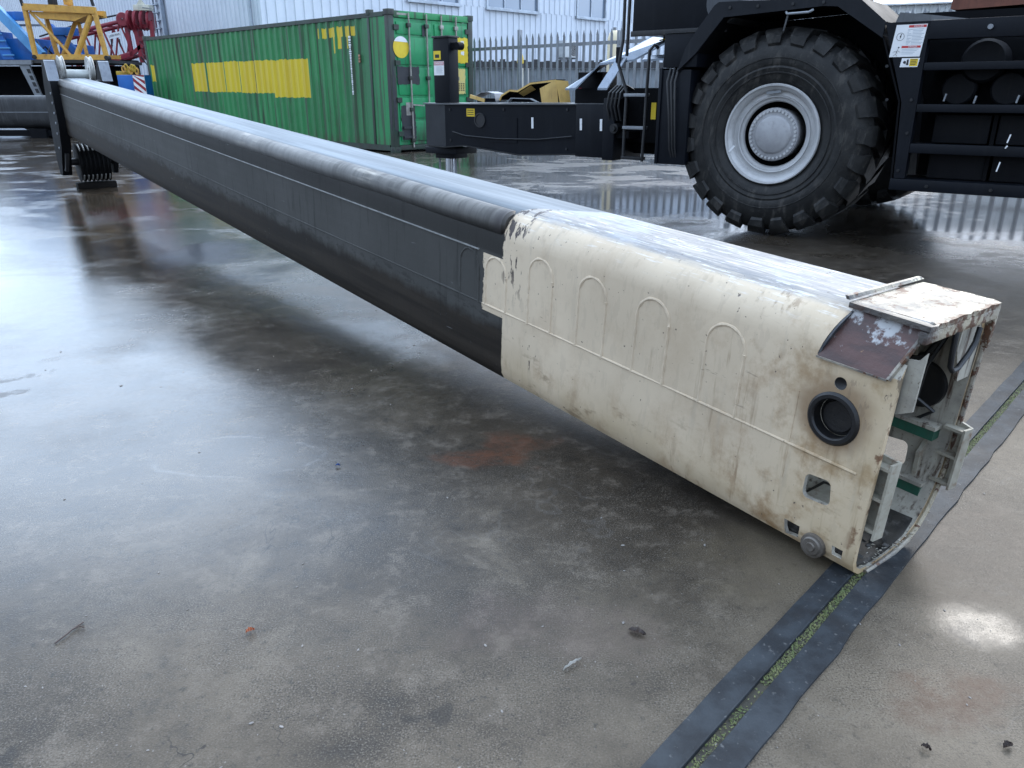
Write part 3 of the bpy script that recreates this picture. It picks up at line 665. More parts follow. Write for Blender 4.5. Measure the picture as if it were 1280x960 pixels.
# fender
fo = [(-1.13, 1.46), (-.8, 1.76), (-.64, 1.975), (-.61, 2.0), (.52, 1.975), (.565, 1.965), (.8, 1.76)]
fi = [(-.97, 1.44), (-.79, 1.585), (-.54, 1.87), (.28, 1.91), (.41, 1.91), (.80, 1.66), (1.0, 1.19), (1.04, .53)]
mb = MB()
mb.strip([(-.97, -.045, 1.44), (-.80, -.045, 1.60), (-.56, -.045, 1.89), (.3, -.045, 1.93), (.42, -.045, 1.92), (.8, -.045, 1.67), (.995, -.045, 1.19), (1.035, -.045, .53)], (0, .85, 0), -.014)
mb.build('fender_liner', black2, crane, 20)
mb = MB(); mb.prism([(x, .8, z) for x, z in [(-.97, .7), (-.97, 1.44), (-.80, 1.585), (-.56, 1.875), (.3, 1.915), (.415, 1.905), (.79, 1.66), (.99, 1.19), (1.03, .7)]], (0, .02, 0)); mb.build('well_panel', black2, crane, 20)
mb = MB()
mb.prism([(x, -.06, z) for x, z in [(-.97, 1.44), (-.80, 1.585), (-.555, 1.875), (.3, 1.915), (.415, 1.905), (.79, 1.66), (.80, 1.775), (.56, 1.97), (-.61, 2.0), (-.65, 1.975), (-.82, 1.76), (-.9, 1.64)]], (0, .016, 0))
mb.prism([(-.61, -.044, 2.0), (.56, -.044, 1.97), (.56, -.044, 1.96), (-.61, -.044, 1.99)], (0, .9, 0))
mb.prism([(.56, -.044, 1.97), (.80, -.044, 1.775), (.79, -.044, 1.768), (.555, -.044, 1.96)], (0, .9, 0))
mb.build('fender', black2, crane, 20) if False else mb.build('fender', paint('fender_black', (.008, .0098, .014), (.0055, .0068, .0098), .58, 0, 3, .25, (.03, .03, .032), spec=.25), crane, 20)
MB().tube([(.0, -.06, 1.885), (.02, -.1, 1.868), (.2, -.1, 1.872), (.22, -.06, 1.89)], .01, 8).build('grab_handle', galv, crane)
MB().tube([(.0, -.02, 1.86), (-.06, .06, 1.7), (-.1, .2, 1.62)], .008, 6).build('brake_hose', galv, crane)
# chassis mass behind the wheel
mb = MB(); mb.b2(-1.5, 4.2, .95, 2.2, .75, 1.9); mb.b2(-2.0, -1.0, .8, 2.2, .62, 1.15); mb.build('chassis', black2, crane)
MB().tube([(-.05, .6, .9), (-.05, 2.9, .9)], [.2, .2], 20).b2(-.45, .35, 1.2, 1.9, .55, 1.1, .05).build('axle', black2, crane)
# step frame on the right with its battery and locker interior
mb = MB()
mb.prism([(.80, -.06, 1.765), (1.12, -.06, 1.765), (1.125, -.06, .6), (1.045, -.06, .6), (1.01, -.06, 1.18)], (0, .1, 0))
mb.build('frame_post', black, crane, 20)
mb = MB(); mb.b2(1.1205, 4.0, -.061, .05, 1.635, 1.768, .006); mb.build('top_beam', black, crane)
for z0, z1 in ((1.415, 1.47), (1.11, 1.168), (.80, .872)):
    mb = MB(); mb.b2(1.1255, 4.0, -.058, .02, z0, z1, .004); mb.b2(1.1255, 4.0, .0205, .34, z1-.018, z1-.006); mb.build('step_rail', black, crane)
mb = MB(); mb.b2(1.02, 4.0, -.064, .36, .505, .595, .006); mb.build('bottom_beam', black, crane)
lock = paint('locker_grey', (.0045, .0052, .007), (.008, .0085, .011), .6, 0, 5, .35, (.016, .015, .015), spec=.15)
for x0 in (1.25, 1.70, 2.2, 2.7, 3.2):
    mb = MB(); mb.b2(x0, x0+.4, .12, .35, .6, .86, .008); mb.b2(x0-.01, x0+.385, .12, .35, .875, 1.09, .008); mb.build('locker_panel', lock, crane)
    mb = MB(); mb.b2(x0+.402, x0+.43, .1, .3, .6, 1.09); mb.build('locker_divider', black2, crane)
for k in range(5):
    MB().lathe([(0, 0), (.11, 0), (.125, .02), (.125, .3), (0, .3)], (1.36+k*.34, .15, 1.28), 'y', 24).build('air_tank', lock, crane)
MB().b2(1.13, 4.0, .36, .4, .6, 1.63).build('back_panel', black2, crane)
for k in range(4):
    MB().lathe([(0, 0), (.14, 0), (.16, .03), (.16, .25), (0, .25)], (1.5+k*.42, .12, 1.48), 'y', 28).build('reservoir', lock, crane)
for (x, z) in ((1.29, 1.21), (1.5, 1.195), (1.78, 1.2)): MB().bar((x, .05, z-.02), (x+.01, .05, z+.035), .012).build('pipe_fitting', galv, crane)
for (x, z0, z1) in ((1.76, .69, .76), (1.79, .9, .96), (1.785, .86, .88)): MB().bar((x, -.061, z0), (x+.012, -.061, z1), .009).build('reflector', white, crane)
MB().disc((1.53, 0, 1.705), .018, -.085, -.06, 'y', 14).build('bolt_head', galv, crane)
# warning boards on the post
def board(name, x0, x1, z0, z1, sl, mt, y=-.0625, lab=None):
    mb = MB(); mb.prism([(x0 - sl, y, z0), (x1 - sl, y, z0), (x1, y, z1), (x0, y, z1)], (0, -.003, 0)); o = mb.build(name, mt, crane, 0)
    if lab: tag(o, lab)
    return o
FRX = Matrix.Rotation(PI/2, 4, 'X')
wb = board('warning_board', .885, 1.105, 1.515, 1.745, .02, white, lab='white warning board with red danger headings')
yk = -.0658
def on(o, x0, x1, z0, z1, mt, nm='print', y=yk): MB().b2(x0, x1, y, y+.0006, z0, z1).build(nm, mt, o, 0)
on(wb, .975, 1.1, 1.722, 1.74, redp, 'red_heading'); on(wb, .945, 1.082, 1.578, 1.594, redp, 'red_heading')
text('DANGER', .017, white, wb, Matrix.Translation((1.045, yk-.0008, 1.7305)) @ FRX)
text('DANGER', .016, white, wb, Matrix.Translation((1.025, yk-.0008, 1.5855)) @ FRX)
mb = MB()
for i in range(11):
    z = 1.708 - i*.0105
    for (a, b_) in (((.972, 1.0), (1.008, 1.09)) if i % 4 else ((.972, 1.085),)): mb.b2(a, b_ - .01*(i % 3), yk, yk+.0006, z, z+.004)
for i in range(4): mb.b2(.95, 1.07 - .012*i, yk, yk+.0006, 1.567 - i*.011, 1.571 - i*.011)
mb.build('small_print', greyink, wb, 0)
mb = MB(); mb.tube([(.925+.027*math.cos(a*PI/16), yk, 1.66+.027*math.sin(a*PI/16)) for a in range(32)], .0016, 4, True)
mb.prism([(.928, yk, 1.68), (.934, yk, 1.68), (.929, yk, 1.662), (.934, yk, 1.662), (.92, yk, 1.64), (.924, yk, 1.657), (.919, yk, 1.657)], (0, .0005, 0))
mb.build('electric_symbol', ink, wb, 0)
mb = MB()
for a, b_ in (((.89, 1.55), (.915, 1.558)), ((.915, 1.558), (.925, 1.54)), ((.925, 1.575), (.912, 1.535)), ((.925, 1.56), (.945, 1.548)), ((.912, 1.535), (.895, 1.525)), ((.914, 1.535), (.925, 1.52))): mb.bar((a[0]-.003, yk, a[1]), (b_[0]-.003, yk, b_[1]), .005, .001)
mb.disc((.925, 0, 1.583), .006, yk, yk+.0005, 'y', 10); mb.build('falling_man_symbol', ink, wb, 0)
yb = board('caution_board', .962, 1.09, 1.44, 1.505, .008, white, lab='small white and yellow caution plate')
on(yb, 1.022, 1.08, 1.446, 1.5, yellow, 'yellow_field', -.0658)
mb = MB(); mb.disc((.985, 0, 1.475), .011, -.0664, -.0658, 'y', 10); mb.b2(1.0, 1.014, -.0664, -.0658, 1.455, 1.495); mb.bar((.985, -.066, 1.475), (1.005, -.066, 1.46), .01, .0006); mb.build('hand_symbol', ink, yb, 0)
mb = MB()
for i in range(4): mb.b2(1.028, 1.074 - .006*(i % 2), -.0666, -.066, 1.49-i*.011, 1.494-i*.011)
mb.build('small_print', ink, yb, 0)
# front: mud panel, box, hood, air cleaner
mb = MB(); mb.b2(-1.13, -.84, -.03, .25, .6, 1.455, .008); mb.build('front_panel', black, crane); mb = MB(); mb.b2(-1.16, -1.1305, -.045, .2, .6, 1.47, .004); mb.build('panel_edge', black, crane)
mb = MB(); mb.b2(-.84, -.35, .62, .66, .6, 1.5); mb.build('inner_shield', black2, crane)
mb = MB(); mb.b2(-1.13, -.79, -.035, .6, 1.475, 1.765, .006); mb.build('step_box', black, crane); mb = MB(); mb.b2(-1.14, -.78, -.045, .6, 1.768, 1.782); mb.build('box_lid', darksteel, crane)
mb = MB(); mb.b2(-1.62, -.62, .2, 1.9, 1.79, 2.75, .02); mb.build('engine_hood', black, crane)
mb = MB(); mb.b2(-1.615, -.62, .17, .199, 1.77, 1.82, .004); mb.build('hood_rail', darksteel, crane)
MB().lathe([(0, .0), (.13, .0), (.135, .012), (.17, .014), (.175, .03), (.175, .7), (0, .7)], (-.62, .06, 1.93+.08), 'y', 36).build('air_cleaner', paint('cleaner_grey', (.06, .065, .075), (.045, .05, .055), .4, .2, 5, .3), crane)
# ladder
mb = MB(); mb.tube([(-1.76, .28, 2.35), (-1.76, .28, 1.75), (-1.8, .28, 1.52), (-1.68, .26, 1.26), (-1.68, .25, .95), (-1.68, .25, .62)], .017, 8)
mb.tube([(-1.70, .28, 2.35), (-1.71, .28, 1.6)], .017, 8)
mb.tube([(-1.34, .25, 1.66), (-1.37, .22, 1.69), (-1.41, .2, 1.64), (-1.43, .22, 1.25), (-1.43, .22, .95), (-1.44, .22, .59)], .017, 8)
lad = mb.build('ladder', darksteel, crane)
for z, x0, x1 in ((1.235, -1.68, -1.43), (.92, -1.68, -1.435), (.62, -1.68, -1.44)): MB().b2(x0, x1, .2, .29, z-.018, z+.012, .003).build('ladder_rung', galv if z > .7 else darksteel, lad)
MB().b2(-1.41, -1.355, .3, .31, 1.0, 1.16).build('caution_board', yellow, crane)
# front deck with sloped plates
glossy = paint('deck_gloss', (.26, .3, .36), (.2, .235, .28), .25, .75, 3, .15)  # wet black plate coloured pale to carry the sky's reflection
mb = MB()
def slab(P, th=.02): mb.prism(P, Vector((0, 0, -th)))
slab([(-2.55, .42, 1.30), (-2.42, .42, 1.30), (-2.2, .55, 1.55), (-1.78, .55, 1.58), (-1.3, .6, 1.80), (-1.2, 1.3, 1.95), (-1.75, 1.3, 1.95), (-2.3, 1.2, 1.68)])
mb.build('sloped_deck', glossy, crane, 20)
mb = MB(); slab([(-2.12, .40, 1.30), (-2.0, .40, 1.30), (-1.86, .54, 1.6), (-1.98, .54, 1.6)]); mb.build('deck_strut', glossy, crane, 20)
mb = MB(); slab([(-1.6, .4, 1.57), (-1.2, .4, 1.58), (-1.2, .5, 1.62), (-1.6, .5, 1.61)])
mb.build('deck_strut', glossy, crane, 20)
MB().b2(-2.55, -1.2, .62, 1.5, .75, 1.3).build('deck_box', black2, crane)
MB().bar((-1.5, .56, 1.75), (-1.3, .6, 1.79), .03, .01).build('yellow_mark', yellow, crane)
MB().b2(-1.97, -1.93, .5, .54, 1.55, 1.7).build('deck_stub', black, crane)
for i in range(4):
    MB().tube([(-1.92+.045*i, .35, .98), (-1.93+.045*i, .3, 1.12), (-1.91+.045*i, .3, 1.25), (-1.86+.04*i, .36, 1.32), (-1.8+.03*i, .45, 1.28)], .013, 8).build('hydraulic_hose', darksteel, crane)
MB().disc((-1.84, .3, .9), .05, 0, .1, 'y', 20).disc((-1.84, .3, .9), .03, -.03, 0, 'y', 12).build('hose_coupling', darksteel, crane)
MB().b2(-1.95, -1.7, .38, .62, .8, .87).build('valve_block', black2, crane)
# outrigger beam and jack
ob = MB()
front = [(-4.34, .62), (-4.03, .65), (-3.17, .575), (-2.4, .6), (-1.98, .64), (-1.98, 1.13), (-4.34, 1.115)]
ob.prism([(x, .4, z) for x, z in front], (0, .55, 0))
obeam = ob.build('outrigger_beam', black, crane, 20)
tag(obeam, 'long black steel outrigger beam reaching left from the crane')
mb = MB(); mb.prism([(-4.3405, .4, .62), (-4.3405, .4, 1.115), (-4.83, .56, 1.118), (-4.83, .56, .60)], (0, .4, 0)); mb.build('beam_end', black, crane, 20)
mb = MB(); mb.prism([(-4.86, .55, 1.12), (-4.35, .375, 1.117), (-1.98, .375, 1.132), (-1.98, .95, 1.132), (-4.86, .95, 1.12)], (0, 0, .014)); mb.build('beam_flange', paint('flange_edge', (.1, .105, .11), (.07, .075, .08), .35, .3, 6, .2, streak=False), crane, 20)
mb = MB(); mb.prism([(-4.84, .54, .6), (-4.35, .385, .605), (-4.03, .385, .635), (-3.17, .385, .56), (-1.98, .385, .62), (-1.98, .385, .634), (-3.17, .385, .574), (-4.03, .385, .649), (-4.35, .385, .619), (-4.84, .54, .614)], (0, .3, 0)); mb.build('beam_flange', darksteel, crane, 20)
mb = MB(); mb.b2(-2.36, -1.95, .36, .9, .59, 1.14, .006); mb.b2(-2.0, -1.86, .34, .95, .57, 1.2, .006); mb.build('beam_sleeve', black, crane)
for x in (-2.98, -2.29, -2.02): MB().box((x, .398 if x < -2.4 else (.357 if x < -2.1 else .337), .93), (.028, .005, .12), Matrix.Rotation(-.03, 3, 'Y')).build('reflector', white, crane)
mb = MB(); mb.lathe([(.068, -.012), (.085, -.012), (.085, .0), (.068, .0)], (-3.77, .4, .945), 'y', 28, True); mb.disc((-3.77, .4, .945), .067, -.003, -.001, 'y', 28); mb.build('pin_hole', ink, crane)
on(crane, -3.98, -3.85, .985, 1.075, yellow, 'caution_label', .396)
mb = MB()
for i in range(3): mb.b2(-3.965, -3.865, .3945, .3952, 1.005+i*.024, 1.013+i*.024)
mb.build('small_print', ink, crane, 0)
jk = MB(); jk.b2(-4.62, -4.36, .52, .7, 1.135, 1.885, .01); jack = jk.build('jack_housing', black, crane)
mb = MB(); mb.b2(-4.63, -4.35, .51, .71, 1.887, 1.91, .003); mb.build('housing_lid', darksteel, jack)
mb = MB(); mb.b2(-4.358, -4.295, .56, .66, 1.76, 1.83); mb.disc((-4.265, .61, 1.79), .045, -.05, .05, 'y', 16); mb.build('jack_port', black2, jack)
on(jack, -4.61, -4.49, 1.64, 1.74, yellow, 'caution_label', .5165); on(jack, -4.585, -4.515, 1.66, 1.7, ink, 'small_print', .5158)
db = MB().b2(-4.61, -4.44, .5165, .5175, 1.46, 1.62).build('danger_label', white, jack, 0)
on(db, -4.607, -4.443, 1.575, 1.616, paint('faded_red', (.55, .25, .27), None, .5, 0, 8, 0), 'red_heading', .5155)
text('DANGER', .034, white, db, Matrix.Translation((-4.525, .5148, 1.595)) @ FRX)
mb = MB()
for i in range(6): mb.b2(-4.57, -4.465 - .01*(i % 2), .5152, .516, 1.485+i*.014, 1.489+i*.014)
mb.build('small_print', greyink, db, 0)
mb = MB(); mb.b2(-4.76, -4.22, .46, .86, .52, .598, .008); mb.b2(-4.64, -4.33, .52, .8, .46, .519, .006); mb.build('jack_collar', black, crane)
chrome = paint('chrome_rod', (.5, .52, .55), (.42, .44, .47), .15, .9, 4, .1)
mb = MB(); mb.disc((-4.5, .66, 0), .07, .1, .5, 'z', 24); mb.build('jack_rod', chrome, crane)
for x in (-4.64, -4.36): MB().disc((x, .6, 0), .014, .1, .46, 'z', 10).build('guide_rod', galv, crane)
mb = MB(); mb.lathe([(0, .0), (.3, .0), (.3, .05), (.26, .07), (.12, .1), (0, .1)], (-4.5, .66, 0), 'z', 28); mb.build('jack_pad', black, crane)
# black post plate with a red lamp between beam and deck
mb = MB(); mb.b2(-2.62, -2.3, .78, 1.1, 1.135, 1.47, .006); mb.build('lamp_box', black2, crane); MB().disc((-2.585, .78, 1.27), .035, -.02, .0, 'y', 16).build('tail_lamp', paint('red_lens', (.3, .01, .03), None, .25, 0, 8, 0), crane)
for x in (-.5, -.25, .05, .3): MB().disc((x, 0, 1.945 - .008*x), .013, -.072, -.06, 'y', 8).build('bolt_head', darksteel, crane)
for x, z in ((.86, 1.45), (.9, 1.2), (1.08, 1.2), (1.09, .95), (1.07, .66)): MB().disc((x, 0, z), .012, -.072, -.06, 'y', 8).build('bolt_head', darksteel, crane)
for x in (1.3, 1.75, 2.2): MB().disc((x, 0, .55), .013, -.076, -.064, 'y', 8).build('bolt_head', darksteel, crane)
for x, z in ((-4.25, 1.06), (-4.25, .7), (-3.4, 1.07), (-2.5, 1.08), (-2.5, .66)): MB().disc((x, 0, z), .014, .388, .4, 'y', 8).build('bolt_head', darksteel, crane)
for i in range(3): MB().tube([(-1.05+.04*i, -.03, 1.47), (-1.06+.04*i, -.07, 1.35), (-1.02+.03*i, -.07, 1.05), (-1.0+.03*i, -.06, .75), (-.98+.02*i, .0, .62)], .009, 6).build('hydraulic_hose', darksteel, crane)
MB().tube([(-.98, -.04, 1.3), (-.98, -.07, 1.3), (-.98, -.07, 1.2), (-.98, -.04, 1.2)], .007, 6).build('grab_handle', darksteel, crane)
MB().tube([(-4.22, .4, .8), (-4.0, .385, .76), (-3.5, .385, .74), (-2.9, .385, .75), (-2.4, .355, .8)], .008, 6).build('hydraulic_hose', darksteel, crane)
mb = MB(); mb.b2(-3.6, -3.2, .392, .4, .7, .98); mb.build('beam_doubler', black, crane)
# small grey cover above the frame
mb = MB(); mb.prism([(.78, .25, 1.74), (.82, .25, 1.86), (1.05, .25, 1.83), (1.45, .25, 1.77), (1.45, .25, 1.74)], (0, .5, 0)); mb.build('frame_cover', paint('cover_grey', (.14, .145, .155), (.1, .105, .11), .4, .2, 5, .2), crane)
# rusty slab resting above the deck
rustm = paint('rust_red', (.17, .055, .03), (.1, .032, .02), .6, 0, 5, .4, (.04, .02, .015))
RM = KM @ Matrix.Translation((1.04, 1.0, 0))
mb = MB(); mb.prism([(0, 0, 1.925), (.03, 0, 1.915), (4, 0, 2.02), (4, 0, 2.6), (.04, 0, 2.6)], (0, 1.6, 0)); rs = mb.build('rusty_counterweight', rustm, None, 20); rs.matrix_world = RM
tag(rs, 'rusty red-brown steel slab resting above the black crane deck at top right', 'counterweight')
mb = MB(); mb.prism([(.05, .1, 1.72), (4, .1, 1.72), (4, .1, 2.01), (.0, .1, 1.905)], (0, 1.3, 0)); mb.build('slab_cradle', black2, crane, 20).matrix_local = Matrix.Translation((1.18, 1.0, 0))
mb = MB(); mb.b2(-.3, 1.0, 2.21, 2.5, 2.17, 2.3); mb.build('rusty_beam', rustm, crane)

# ------------------------------------------------------------------ green container
CA = .813; CX = Vector((math.sin(CA), -math.cos(CA), 0)); CY = Vector((math.cos(CA), math.sin(CA), 0))
CM = frame(Vector((-2.574, 17.756, 0)), CX, CY, (0, 0, 1))
cont = thing('shipping_container', 'long green shipping container with yellow painted-over patches, standing behind the boom', 'container', CM)
m = M('container_green'); X, Y_, Z = m.xyz()
low = m.noise(.9, 4, .6); stv = m.noise(2.2, 4, .6, (3, 3, .12)); fi_ = m.noise(18, 4, .6); fl = m.noise(6, 3, .5)
b = m.mix(low.step(.35, .68), (.022, .215, .062), (.016, .16, .046))
b = m.mix(X.step(-1.1, -.2)*.6, b, (.01, .26, .08))
pan = (m.noise(.55, 2, .5, (1, 1, .05), (4, 0, 0))).step(.5, .58)
b = m.mix(pan*.35, b, (.03, .09, .05))
b = m.mix(stv.step(.53, .64)*.8, b, (.03, .035, .022)); b = m.mix(fi_.step(.58, .7)*.35, b, (.09, .06, .035))
b = m.mix(Z.step(.45, .12)*stv.step(.4, .6)*.6, b, (.05, .04, .025))
wa = (fl - .5)*.05
def band(q, a, b_, w_=.006): return (q.step(a-w_, a+w_))*(q.step(b_+w_, b_-w_))
Xj = X + wa*.5; Zj = Z + (m.noise(9, 3, .6, (1, 1, .1), (2, 2, 2)) - .5)*.1
yell = None
for x0, x1, z0, z1 in ((-9.2, -8.4, 1.29, 2.04), (-8.33, -7.35, 1.27, 2.04), (-7.28, -6.55, 1.27, 2.04), (-6.46, -5.75, 1.25, 2.03), (-5.71, -4.8, 1.24, 2.03), (-4.8, -3.16, 1.14, 2.02),
                       (-11.97, -11.72, 1.58, 2.05), (-2.7, -2.62, 2.42, 2.63), (-2.5, -2.3, 2.42, 2.63), (-2.22, -1.98, 2.43, 2.63), (-1.92, -1.68, 2.43, 2.64), (-1.62, -1.42, 2.42, 2.64), (-1.38, -1.2, 2.43, 2.62),
                       (-2.08, -2.0, 2.1, 2.5), (-1.92, -1.74, 2.18, 2.5), (-1.58, -1.5, 2.18, 2.5)):
    q_ = band(Xj, x0, x1)*band(Zj, z0, z1)
    yell = q_ if yell is None else yell.max(q_)
# lower edge of the big patch sinks towards the door end
b = m.mix(yell, b, m.mix(stv.step(.4, .6), (.66, .5, .015), (.58, .42, .012)))
cgreen = m.set(b, fi_*.2 + .4 - yell*.05, 0, fi_*.4 + fl*.3, .003, .6)
cframe = paint('container_frame', (.02, .045, .03), (.03, .03, .025), .5, 0, 3, .4, (.05, .035, .025))
def side_panel(x0, x1, y, sg, per=.278, dep=.036, z0=.16, z1=2.76):
    pts = []; n = int((x1-x0)/per); x = x0; pts.append((x, y))
    for i in range(n):
        pts += [(x+.072, y), (x+.14, y+sg*dep), (x+.21, y+sg*dep), (x+.278, y)]; x += per
    pts.append((x1, y))
    return MB().strip([(a, b_, z0) for a, b_ in pts], (0, 0, z1-z0), .002)
side_panel(-12.05, -.74, .012, 1).build('side_wall', cgreen, cont, 0)
MB().b2(-.66, -.14, .012, .03, .16, 2.76).build('side_wall', cgreen, cont)
side_panel(-12.05, -.14, 2.426, -1).build('side_wall', cgreen, cont, 0)
MB().b2(-12.14, -12.1, .1, 2.3, .16, 2.76).build('end_wall', cgreen, cont)
mb = MB(); mb.b2(-.739, -.661, -.004, .04, .16, 2.76, .006); mb.b2(-.76, -.64, -.01, .12, 2.8, 2.915, .006); mb.build('side_post', cframe, cont)
for y0, y1 in ((0, .06), (2.378, 2.438)):
    mb = MB(); mb.b2(-12.02, -.18, y0, y1, 2.765, 2.85); mb.build('top_rail', cframe, cont)
    mb = MB(); mb.b2(-12.02, -.18, y0, y1, .04, .158); mb.build('bottom_rail', cframe, cont)
for x0 in (-12.19, -.14):
    for y0 in (0, 2.298):
        mb = MB(); mb.b2(x0, x0+.14, y0, y0+.14, .119, 2.777, .004); mb.build('corner_post', cframe, cont)
        for z in (0, 2.778):
            mb = MB(); mb.box((x0+.07, y0+.07, z+.059), (.178, .162, .118), None, .008); o = mb.build('corner_casting', cframe, cont)
            MB().disc((x0+.07, y0-.0115 if y0 == 0 else y0+.1515, z+.06), .035, -.0015, .0015, 'y', 16).disc((x0+.16 if x0 > -1 else x0-.02, y0+.07, z+.06), .033, -.0015, .0015, 'x', 16).build('casting_hole', ink, o)
mb = MB(); mb.b2(-12.05, -.14, .065, 2.373, 2.81, 2.845); mb.build('roof', cgreen, cont)
mb = MB(); mb.b2(-12.1, -.1, .07, 2.36, .12, .158); 
for k in range(20): mb.b2(-11.8+k*.6, -11.72+k*.6, .07, 2.36, .04, .119)
mb.build('floor_frame', black2, cont)
mb = MB(); mb.b2(-.06, .01, .1425, 2.2955, 2.74, 2.87, .004); mb.build('door_header', cgreen, cont); mb = MB(); mb.b2(-.06, .012, .1425, 2.2955, .05, .15, .004); mb.build('door_sill', cframe, cont)
m = M('door_green'); X, Y_, Z = m.xyz()
fi_ = m.noise(14, 4, .65); lw = m.noise(1.8, 4, .6); sv = m.noise(3, 4, .6, (3, 3, .2), (1, 0, 0))
b = m.mix(lw.step(.35, .65), (.012, .27, .09), (.01, .21, .075)); b = m.mix(sv.step(.55, .68)*.5, b, (.03, .06, .035)); b = m.mix(fi_.step(.62, .68)*.5*Z.step(1.6, .2), b, (.07, .05, .03))
b = m.mix((Z.step(.7, .2))*sv.step(.38, .6)*.8, b, (.03, .028, .02))
dgreen = m.set(b, fi_*.2 + .35, 0, fi_, .002, .5)
rodm = paint('lock_rod', (.35, .34, .31), (.22, .2, .17), .45, .4, 5, .4, (.1, .06, .03))
tar = paint('tar_black', (.018, .02, .025), (.03, .03, .033), .5, 0, 6, .2)
for j, y0 in enumerate((.15, 1.222)):
    y1 = y0 + 1.066
    mb = MB(); mb.b2(-.05, -.02, y0, y1, .16, 2.73)
    for z0, z1 in ((2.42, 2.66), (1.82, 2.36), (1.2, 1.76), (.72, 1.14), (.24, .66)):
        mb.b2(-.0195, .004, y0+.05, y1-.05, z0, z1, .01)
    d = mb.build('door', dgreen, cont, 20)
    for yy in ((y0+.36, y0+.86) if j == 0 else (y0+.22, y0+.66)):
        MB().disc((.045, yy, 0), .019, .1, 2.84, 'z', 10).build('lock_rod', rodm, d)
        for z in (2.6, 1.55, .9, .25): MB().b2(.005, .068, yy-.05, yy+.05, z-.04, z+.04, .004).build('rod_keeper', rodm if j else cframe, d)
        MB().bar((.075, yy, 1.0), (.075, yy+.32, .98), .02, .03).build('handle', rodm, d)
    for z in (.4, 1.1, 1.85, 2.55):
        MB().b2(.0, .03, y0-.03 if j == 0 else y1-.1, y0+.1 if j == 0 else y1+.03, z-.05, z+.05).build('hinge', cframe, d)
def patch_c(nm, y0, y1, z0, z1, mt, x=.0055, lab=None):
    mb = MB(); n = 14; P = []
    rq = random.Random(int(y0*100+z0*10))
    for i in range(n): P.append((y0 + (y1-y0)*i/n, z0 + rq.uniform(-.012, .012)))
    for i in range(n): P.append((y1 + rq.uniform(-.012, .012), z0 + (z1-z0)*i/n))
    for i in range(n): P.append((y1 - (y1-y0)*i/n, z1 + rq.uniform(-.012, .012)))
    for i in range(n): P.append((y0 + rq.uniform(-.012, .012), z1 - (z1-z0)*i/n))
    mb.prism([(x, a, b_) for a, b_ in P], (.003, 0, 0)); o = mb.build(nm, mt, cont, 0)
    if lab: tag(o, lab)
    return o
mb = MB(); mb.disc((0, .3, 2.16), .215, .005, .008, 'x', 40); o = mb.build('round_patch', yellow, cont); 
mb = MB(); mb.prism([(.0085, .3+.216*math.cos(R(a)), 2.16+.217*math.sin(R(a))) for a in range(28, 153, 5)], (.002, 0, 0)); mb.build('round_patch_top', white, cont)
patch_c('dark_patch', .16, .78, 1.42, 1.78, tar)
patch_c('dark_patch', .22, .62, .26, .98, tar); mb = MB(); mb.b2(.0088, .013, .36, .55, .78, 1.05); mb.build('data_plate', rodm, cont); mb = MB(); mb.b2(.009, .05, .25, .6, .5, .55); mb.b2(.009, .05, .25, .6, .3, .34); mb.build('plate_rail', tar, cont)
patch_c('yellow_placard', 1.88, 2.27, 1.88, 2.42, yellow); patch_c('yellow_sheet', 1.92, 2.17, 1.22, 1.76, paint('pale_yellow', (.68, .55, .16), (.6, .5, .2), .5, 0, 9, .2))
mb = MB()
for i in range(5):
    for k in range(3): mb.b2(.0095, .0105, 1.95+.07*k, 2.0+.07*k - .01*(i % 2), 1.29+i*.035, 1.31+i*.035)
mb.build('small_print', ink, cont, 0)
for z in (2.28, 2.06): patch_c('white_mark', 2.05, 2.15, z, z+.07, white, .0088)
mb = MB(); mb.prism([(-.118, -.003, .55), (-.06, -.003, .45), (-.03, -.003, .7), (-.02, -.003, 2.2), (-.05, -.003, 2.32), (-.1, -.003, 2.25), (-.12, -.003, 1.4)], (0, .002, 0)); mb.prism([(.0015, .03, .5), (.0015, .09, .42), (.0015, .1, 1.5), (.0015, .05, 1.9), (.0015, .02, 1.4)], (.002, 0, 0)); mb.build('tar_smear', tar, cont, 0)
mb = MB(); mb.b2(.015, .02, .9, 1.0, 2.4, 2.62); mb.build('tar_smear', tar, cont, 0)
mb = MB(); mb.b2(.0125, .014, .22, .5, 2.79, 2.83); mb.build('faded_lettering', rodm, cont, 0)
# weathered vertical serial down the side
mb = MB(); rq = random.Random(5); z = 2.43
while z > 1.22:
    hh = rq.uniform(.022, .05); wd = rq.uniform(.03, .07)*(1.3 if z > 2.0 else .7)
    mb.b2(-1.42 - wd/2, -1.42 + wd/2, -.0005, .0105, z-hh, z); z -= hh + rq.uniform(.006, .018)
mb.build('serial_marking', white, cont, 0)
mb = MB()
for i in range(3): mb.b2(-1.13, -1.07, -.0005, .0105, 1.88+i*.06, 1.92+i*.06)
mb.build('small_label', paint('salmon', (.45, .2, .12), None, .5, 0, 9, .2), cont, 0)

